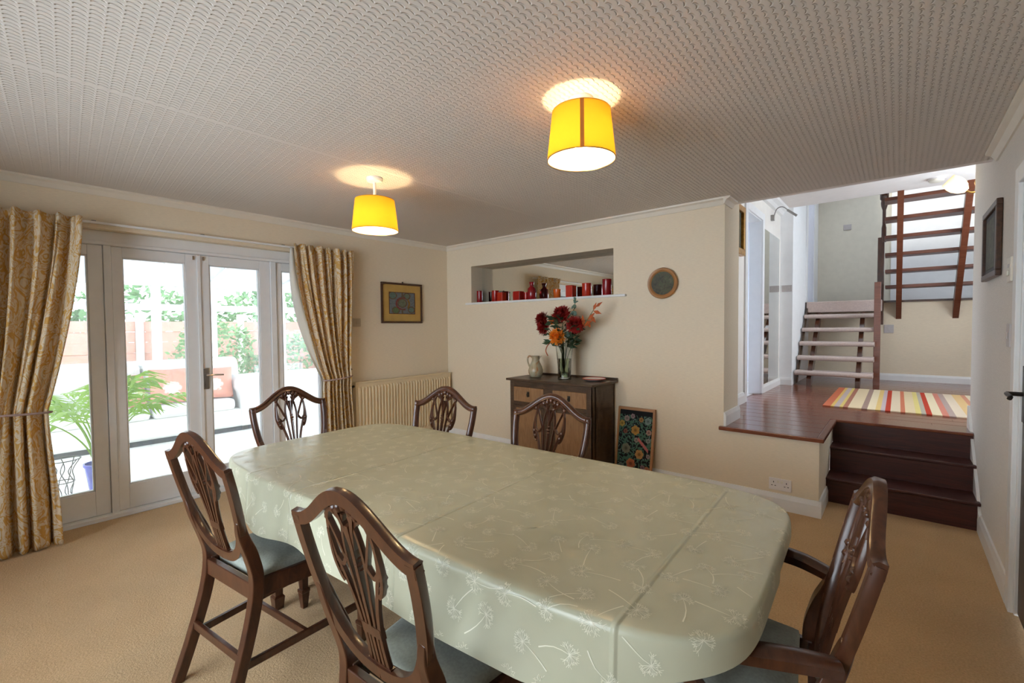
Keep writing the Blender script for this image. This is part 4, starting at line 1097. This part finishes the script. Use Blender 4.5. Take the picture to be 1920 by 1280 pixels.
gr = thing('greenery', 'dark green leaves filling the neck of the glass vase', 'foliage', VC + Vector((0, 0, .05)), 0)
mb = MB()
for k in range(190):
    th = rng.uniform(0, 6.28); rr = rng.uniform(.02, .26); z = rng.uniform(1.20, 1.47); b = Vector((VC.x + rr * .6 * math.cos(th), VC.y + rr * .6 * math.sin(th), z))
    leaf_quad(mb, b, (math.cos(th), math.sin(th), rng.uniform(-.4, .6)), rng.uniform(.05, .09), .016, (rng.uniform(-.4, .4), -.8, .5))
build('leaves', mb, 'leaf_dark', gr)
mb = MB()
for k in range(7):
    a = VC + Vector((rng.uniform(-.03, .03), rng.uniform(-.03, .03), .06)); mb.tube([a, VC + Vector((rng.uniform(-.05, .05), rng.uniform(-.05, .05), .36))], .003, 5)
build('stems', mb, 'stem_green', gr)
build('trailing_tendril', MB().tube(spline([(1.86, -.30, 1.26), (1.80, -.32, 1.22), (1.775, -.33, 1.16), (1.80, -.33, 1.11)]), .005, 6), 'leaf_autumn', gr, smooth=True)
ds = thing('dish', 'shallow red-rimmed dish lying on the right end of the sideboard', 'dish', (2.21, -.17, ZC))
build('bowl', MB().lathe([(.05, 0), (.075, .004), (.105, .018), (.103, .020), (.07, .008), (.001, .006)], (2.21, -.17, ZC), 28), 'plastic_white', ds, smooth=True)
build('rim', MB().tube([(2.21 + .104 * math.cos(2 * PI * q / 28), -.17 + .104 * math.sin(2 * PI * q / 28), ZC + .019) for q in range(28)], .004, 6, True), 'dish_red', ds, smooth=True)
# embroidered panel leaning on the wall
em = thing('embroidered_panel', 'wood-framed floral needlework panel on the floor beside the sideboard', 'picture', (2.57, -.06, 0))
def lean(u, v, o=0): return (2.395 + .35 * u, -.125 + .10 * v - o, .0 + .648 * v)
for (u0, u1, v0, v1) in ((0, 1, .965, 1), (0, 1, 0, .035), (0, .05, .035, .965), (.95, 1, .035, .965)):
    mb = MB(); mb.loft([[lean(a, b, .014), lean(a, b, -.012)] if False else [lean(u0, v0, o), lean(u1, v0, o), lean(u1, v1, o), lean(u0, v1, o)] for o in (.014, -.010)])
    build('frame_rail', mb, 'pine_rim', em)
FLW = [(.22, .87, .085, (.34, .25, .22)), (.40, .91, .07, (.36, .26, .26)), (.66, .87, .07, (.42, .22, .08)), (.86, .86, .10, (.22, .30, .28)), (.08, .79, .09, (.46, .32, .08)), (.50, .71, .13, (.50, .27, .07)), (.90, .70, .08, (.45, .27, .22)), (.20, .68, .07, (.28, .10, .07)), (.55, .57, .07, (.34, .28, .24)), (.25, .43, .14, (.22, .21, .14)), (.66, .37, .13, (.52, .28, .10)), (.42, .22, .14, (.46, .15, .07)), (.90, .58, .07, (.25, .28, .26)), (.90, .13, .16, (.42, .18, .10)), (.78, .19, .07, (.26, .16, .18)), (.92, .36, .06, (.32, .26, .25)), (.12, .16, .10, (.16, .20, .16)), (.60, .05, .10, (.12, .16, .15))]
def flora(u, v):
    n_ = mnoise.noise((u * 9, v * 17, 3)); n2 = mnoise.noise((u * 22, v * 40, 8))
    c = (.012, .012, .014)
    if abs(n_) < .16 + .12 * n2 and v < .93: c = (.06, .13, .09)
    elif n2 > .28 and v < .93: c = (.12, .20, .18)
    for cx, cy, r, col in FLW:
        dx, dy = (u - cx), (v - cy) * 1.85; d = math.hypot(dx, dy); th = math.atan2(dy, dx)
        rr = r * (.82 + .18 * abs(math.cos(3 * th + cx * 9)))
        if d < rr:
            k = .7 + .45 * (d / rr) if d > .3 * r else .5
            c = tuple(x * k * .72 for x in col)
    # bird
    t_ = ((u - .62) + (.58 - v) * .9); s_ = abs((u - .74) * .75 + (v - .52) * 1.5)
    if s_ < .04 and .60 < u < .92: c = (.42, .13, .12)
    return c
painted('needlework', .3, .6, flora, lambda u, v: lean(.05 + .9 * u, .035 + .93 * v, .006), em, 84, 150)

# ---------------------------------------------------------------- red glass on the niche ledge
def ledge(label, x, y, prof, mat, name='glass_holder', cat='vase', n=20, sq=False, group='red glass ornaments on the niche ledge'):
    t = thing(name, label, cat, (x, y, NZ0), 0, group)
    mb = MB()
    if sq:
        r, h = prof; k = .70
        mb.loft([[(x + a * (r - i), y + b * (r - i), NZ0 + z) for a, b in ((-1, -1), (1, -1), (1, 1), (-1, 1))] for i, z in ((.0, 0), (0, h), (.006, h), (.006, .01))])
        build('body', mb, mat, t, bevel=.003)
    else:
        mb.lathe(prof, (x, y, NZ0), n); build('body', mb, mat, t, smooth=True, angle=50)
    return t
def cup(r, h): return [(r * .92, 0), (r, .006), (r, h), (r - .004, h), (r - .005, .012), (.001, .012)]
ledge('small crimson glass tumbler at the far left of the niche ledge', .49, .085, cup(.036, .145), 'glass_crimson')
ledge('scarlet glass tumbler, second from the left on the niche ledge', .735, .10, cup(.044, .135), 'glass_red')
ledge('low scarlet square glass holder, third from the left on the niche ledge', .86, .07, (.038, .105), 'glass_scarlet', sq=True)
ledge('red square glass holder right of a yellow-green jar on the niche ledge', 1.10, .085, (.045, .105), 'glass_red', sq=True)
ledge('small yellow-green patterned jar among the red glass on the niche ledge', .985, .12, [(.03, 0), (.036, .01), (.036, .085), (.03, .10), (.03, .105), (.001, .105)], 'jar_dummy' if False else 'stoneware', 'jar', 'jar')
ledge('red glass bottle vase with a narrow neck on the niche ledge', 1.295, .075, [(.040, 0), (.048, .01), (.050, .09), (.044, .125), (.022, .145), (.020, .165), (.030, .195), (.026, .195), (.014, .16), (.001, .15)], 'glass_crimson', 'bottle_vase')
ledge('short red glass beside the bottle vase on the niche ledge', 1.235, .05, cup(.022, .085), 'glass_red')
ledge('orange glass tealight cup on the niche ledge', 1.635, .07, [(.028, 0), (.036, .01), (.042, .095), (.038, .095), (.032, .012), (.001, .012)], 'glass_orange')
ledge('bright red square glass right of the orange tealight cup', 1.80, .08, (.040, .125), 'glass_scarlet', sq=True)
ledge('broad orange-red glass cylinder, third from the right on the niche ledge', 1.985, .08, cup(.047, .135), 'glass_scarlet')
ledge('tall crimson glass cylinder near the right end of the niche ledge', 2.215, .07, cup(.044, .158), 'glass_crimson')
ledge('slim dark red glass at the far right of the niche ledge', 2.295, .11, cup(.016, .14), 'glass_crimson')

# ---------------------------------------------------------------- conservatory and garden
struct('floor_conservatory', MB().box(-3.6, -.03, -5.6, 1.4, -.12, -.01), 'conservatory_tile')
struct('garden_ground', MB().box(-30, -3.5, -22, 22, -.4, -.15), 'lawn')
struct('wall_conservatory', MB().box(-3.62, -3.45, -5.6, 1.4, -.1, .62).box(-3.6, -.3, 1.3, 1.45, -.1, .62).box(-3.6, -.3, -5.65, -5.5, -.1, .62), 'trim_white')
cf = MB()
ys = [-5.55, -4.88, -4.22, -3.56, -2.9, -2.24, -1.56, -.55, .4, 1.35]
for y in ys: cf.box(-3.58, -3.50, y - .05, y + .05, .62, 2.08)
cf.box(-3.60, -3.48, -5.6, 1.4, .62, .68).box(-3.572, -3.508, -5.6, 1.4, 1.66, 1.75).box(-3.60, -3.46, -5.6, 1.4, 2.0, 2.12)
for y in (-5.57, 1.37):
    cf.box(-3.58, -.3, y - .04, y + .04, .62, .68).box(-3.58, -.3, y - .04, y + .04, 1.66, 1.75).box(-3.58, -.3, y - .04, y + .04, 2.0, 2.12)
    for x in (-2.5, -1.4, -.36): cf.box(x - .04, x + .04, y - .04, y + .04, .62, 2.1)
for y in ys: cf.loft([[(x, y + a, z + b) for a, b in ((-.03, 0), (.03, 0), (.03, .055), (-.03, .055))] for x, z in ((-3.55, 2.05), (-.3, 2.78))])
cf.box(-.36, -.3, -5.6, 1.4, 2.72, 2.9)
w5 = struct('window_5', cf, 'frame_white')
for a, b in zip(ys[:-1], ys[1:]):
    build('pane', MB().box(-3.543, -3.537, a + .05, b - .05, .68, 1.66), 'roof_glass', w5)
    build('pane', MB().box(-3.543, -3.537, a + .05, b - .05, 1.75, 2.0), 'roof_glass', w5)
    o = build('pane', MB().loft([[(-3.5, y, 2.10), (-.33, y, 2.835), (-.33, y, 2.841), (-3.5, y, 2.106)] for y in (a + .03, b - .03)]), 'roof_opal', w5)
# outside face above the French doors
struct('wall_house_outside', MB().box(-.36, -.302, -5.6, 1.4, 2.12, 2.72), 'wall_white')

# sofa
so = thing('sofa', 'cream two-seat sofa with rolled arms in the conservatory', 'sofa', (-2.95, -2.5, -.01))
SX = -2.55
build('shadow_strip', MB().box(-3.30, SX - .03, -3.68, -1.36, -.01, .06), 'painted_shadow', so)  # near-black strip, its colour stands for the shadow gap under the sofa
build('base', MB().box(-3.32, SX, -3.72, -1.34, .05, .30), 'sofa_cream', so, bevel=.03)
for (a, b) in ((-3.45, -2.53), (-2.51, -1.60)):
    build('seat_cushion', MB().box(-3.2, SX + .02, a, b, .29, .45), 'sofa_cream', so, bevel=.05)
    build('back_cushion', MB().loft([[(x0 + (.12 * (z - .4)) * -1, y, z) for (x0, y) in ((-3.12, a), (-2.90, a), (-2.90, b), (-3.12, b))] for z in (.42, .60, .85, .96)]), 'sofa_cream', so, bevel=.07)
build('back', MB().prism([(-3.36, .05), (-3.10, .05), (-3.16, .85), (-3.22, .97), (-3.34, .99), (-3.42, .90)], 'y', -3.72, -1.34), 'sofa_cream', so, bevel=.05)
for y in (-3.62, -1.44):
    build('arm', MB().prism([(y - .10, .05), (y + .10, .05), (y + .10, .50)] + [(y + .14 * math.cos(q), .60 + .13 * math.sin(q)) for q in [-.4 + (PI + .8) * i / 10 for i in range(11)]] + [(y - .10, .50)], 'x', -3.3, SX + .01), 'sofa_cream', so, smooth=True, bevel=.02)
for y in (-3.6, -1.48): build('foot', MB().box(SX - .10, SX - .03, y - .04, y + .04, -.01, .06), 'pine_rim', so)
# scatter cushions
def cushion(label, c, rz, tilt, sz=.40):
    t = thing('scatter_cushion', label, 'cushion', c, rz, 'coral scatter cushions on the sofa')
    mb = MB(); N_ = 12; rows_ = []
    def P(i, j, s):
        u, v = i / N_ * 2 - 1, j / N_ * 2 - 1; th = .075 * (max(0, (1 - u ** 4) * (1 - v ** 4))) ** .6
        e = 1 + .05 * (abs(u * v)) - .03
        y_, z_ = u * sz / 2 * e, v * sz / 2 * e + sz / 2; x_ = s * th
        return (x_ * math.cos(tilt) - z_ * math.sin(tilt), y_, z_ * math.cos(tilt) + x_ * math.sin(tilt))
    for s in (1, -1):
        o = len(mb.v); mb.v += [P(i, j, s) for j in range(N_ + 1) for i in range(N_ + 1)]
        for j in range(N_):
            for i in range(N_): a = o + j * (N_ + 1) + i; mb.f.append((a, a + 1, a + N_ + 2, a + N_ + 1))
    build('cover', mb, 'cushion_coral', t, smooth=True, local=True, angle=180)
    return t
def cushion_mat():
    t = NT('cushion_coral'); tc = t.node('ShaderNodeTexCoord'); sp = t.node('ShaderNodeSeparateXYZ'); t.l.new(tc.outputs['Object'], sp.inputs[0])
    y_ = t.math('DIVIDE', sp.outputs[1], .12); z_ = t.math('DIVIDE', t.math('SUBTRACT', sp.outputs[2], .19), .11)
    d = t.math('SQRT', t.math('ADD', t.math('MULTIPLY', y_, y_), t.math('MULTIPLY', z_, z_)))
    d = t.math('ADD', d, t.math('MULTIPLY', t.math('SUBTRACT', t.noise(tc.outputs['Object'], 25, 2), .5), .8))
    t.base(t.ramp(d, [(.62, (.80, .72, .66)), (.78, (.76, .34, .25))]), .8); MAT['cushion_coral'] = t.m
cushion_mat()
cushion('coral cushion with a pale motif at the left end of the sofa', (-2.70, -2.72, .45), .15, .30, .40)
cushion('coral cushion with a pale motif in the middle of the sofa', (-2.68, -2.28, .46), -.05, .28, .44)
cushion('coral cushion with a pale motif at the right end of the sofa', (-2.70, -1.80, .46), -.2, .30, .42)

# palm in blue pot
pm = thing('potted_palm', 'feathery green palm in a blue glazed pot beside the doors', 'plant', (-1.0, -3.19, -.01))
PP = Vector((-1.0, -3.19, -.01))
build('pot', MB().lathe([(.08, 0), (.09, .01), (.115, .20), (.125, .215), (.125, .235), (.112, .235), (.108, .19), (.001, .19)], PP, 28), 'pot_blue', pm, smooth=True, angle=50)
build('soil', MB().lathe([(.001, .205), (.106, .198), (.001, .19)], PP, 16), 'soil', pm)
for k in range(17):
    th = k * 2.399 + .3; ln = rng.uniform(.75, 1.2); out = rng.uniform(.25, .75)
    b = PP + Vector((.05 * math.cos(th), .05 * math.sin(th), .22)); d = Vector((math.cos(th), math.sin(th), 0))
    pth = [b + d * out * f ** 1.7 * 1.0 + Vector((0, 0, ln * (f - .32 * f ** 3))) for f in [i / 14 for i in range(15)]]
    fr = build('frond', MB(), 'palm_green', pm) if False else None
    mb = MB().tube(pth, [lerp(.008, .002, i / 14) for i in range(15)], 5)
    for i in range(7, 15):
        T = (pth[min(i + 1, 14)] - pth[i - 1]).normalized(); sdv = T.cross(Vector((0, 0, 1))).normalized()
        for q in (0,):
            bb_ = pth[i].lerp(pth[min(14, i + 1)], q)
            for s in (-1, 1):
                l = .30 * math.sin(PI * (.22 + .68 * (i + q - 7) / 8)) + .06; dv = (sdv * s * .8 + T * .75 + Vector((0, 0, -.12))).normalized(); wv = sdv.cross(T).cross(dv).normalized() * .019
                o = len(mb.v); mid = bb_ + dv * l * .5; tipp = bb_ + dv * l + Vector((0, 0, -.10 * l / .3))
                mb.v += [tuple(bb_), tuple(mid + wv), tuple(tipp), tuple(mid - wv)]; mb.f.append((o, o + 1, o + 2, o + 3))
    build('frond', mb, 'palm_green', pm)
# wire plant stand
ws = thing('wire_stand', 'black wirework plant stand behind the left curtain outside the doors', 'stand', (-.75, -3.46, -.01))
WS = Vector((-.75, -3.46, -.01))
def ring_(r, z): return [WS + Vector((r * math.cos(2 * PI * q / 20), r * math.sin(2 * PI * q / 20), z)) for q in range(20)]
for (r, z) in ((.09, .02), (.07, .18), (.11, .36)): build('ring', MB().tube(ring_(r, z), .004, 6, True), 'dark_metal', ws, smooth=True)
for k in range(8):
    a = 2 * PI * k / 8; build('wire', MB().tube(spline([WS + Vector((r * math.cos(a + o), r * math.sin(a + o), z)) for r, z, o in ((.09, .0, 0), (.05, .08, .5), (.07, .18, .2), (.06, .27, -.3), (.11, .36, 0))], 4), .0035, 5), 'dark_metal', ws, smooth=True)
build('base_ring', MB().tube(ring_(.10, .006), .005, 6, True), 'dark_metal', ws, smooth=True)

# garden fence: boards and posts
fc = thing('garden_fence', 'terracotta-stained board fence with pale posts at the end of the garden', 'fence', (-7.0, -2.5, -.15))
yy = -9.0
while yy < 5.0:
    build('post', MB().box(-7.04, -6.92, yy - .06, yy + .06, -.15, 1.72), 'concrete_post', fc, bevel=.01)
    for k in range(8): build('board', MB().box(-7.02 + .01 * (k % 2), -6.99 + .01 * (k % 2), yy + .065, yy + 1.735, -.08 + k * .205, -.08 + k * .205 + .203), 'terracotta_fence', fc)
    yy += 1.8
def shrub(label, c, r, h, n, mat='shrub_green', cat='shrub', name='garden_shrub', ls=.07):
    t = thing(name, label, cat, (c[0], c[1], -.15)); mb = MB(); g = random.Random(int(c[1] * 100) + 5)
    for k in range(n):
        u = g.uniform(-1, 1); th = g.uniform(0, 2 * PI); q = g.uniform(.55, 1) ** .5; s = math.sqrt(1 - u * u)
        p = Vector((c[0] + r[0] * q * s * math.cos(th), c[1] + r[1] * q * s * math.sin(th), -.15 + h / 2 * (1 + u * q)))
        d = Vector((g.uniform(-1, 1), g.uniform(-1, 1), g.uniform(-.5, 1))).normalized(); leaf_quad(mb, p, d, ls * g.uniform(.7, 1.4), ls * .28, (g.uniform(-1, 1), g.uniform(-1, 1), g.uniform(.2, 1)))
    f = build('foliage', mb, mat, t); f['kind'] = 'stuff'
    build('trunk', MB().tube([(c[0], c[1], -.15), (c[0] + .03, c[1], h * .5)], [.04, .02], 6), 'soil', t)
shrub('pale green shrub seen through the left French door in front of the fence', (-5.6, -.9, 0), (.55, .75), 1.75, 1500, ls=.11)
shrub('wide leafy shrub seen through the right French door behind the sofa arm', (-5.3, .55, 0), (.6, .8), 1.45, 1400, ls=.11)
shrub('silvery shrub seen through the right-hand sidelight', (-5.8, 2.1, 0), (.7, 1.0), 2.1, 1500, 'shrub_silver', ls=.12)
shrub('low grassy clump seen at the foot of the right-hand sidelight', (-4.3, 1.15, 0), (.45, .6), 1.15, 700, 'palm_green', ls=.14)
for i, (y, lab) in enumerate(((-6.5, 'tall hedge bush over the fence at its left end'), (-4.0, 'tall hedge bush over the fence, left of the middle'), (-1.5, 'tall hedge bush over the fence in the middle'), (1.2, 'tall hedge bush over the fence, right of the middle'), (4.0, 'tall hedge bush over the fence at its right end'))):
    shrub(lab, (-8.2, y, 0), (.7, 1.5), 2.55 + .2 * (i % 2), 1500, ls=.2)

# sky portals in the French doors and in the added, unseen windows
portal('portal_added_front_window', (2.4, YF - .01, 1.3), (R(90), 0, 0), 3.0, 1.7)
portal('portal_added_hall_window', (5.79, 2.2, 2.22), (0, R(90), 0), 1.0, 1.75)
portal('portal_doors', (-.2, -2.66, 1.07), (0, R(-90), 0), 2.1, 2.2)
portal('portal_added_skylight', (4.5, 4.5, 5.09), (0, 0, 0), 1.2, 1.2)
portal('portal_added_side_window', (1.02, 1.95, 2.0), (0, R(-90), 0), 1.3, 1.6)
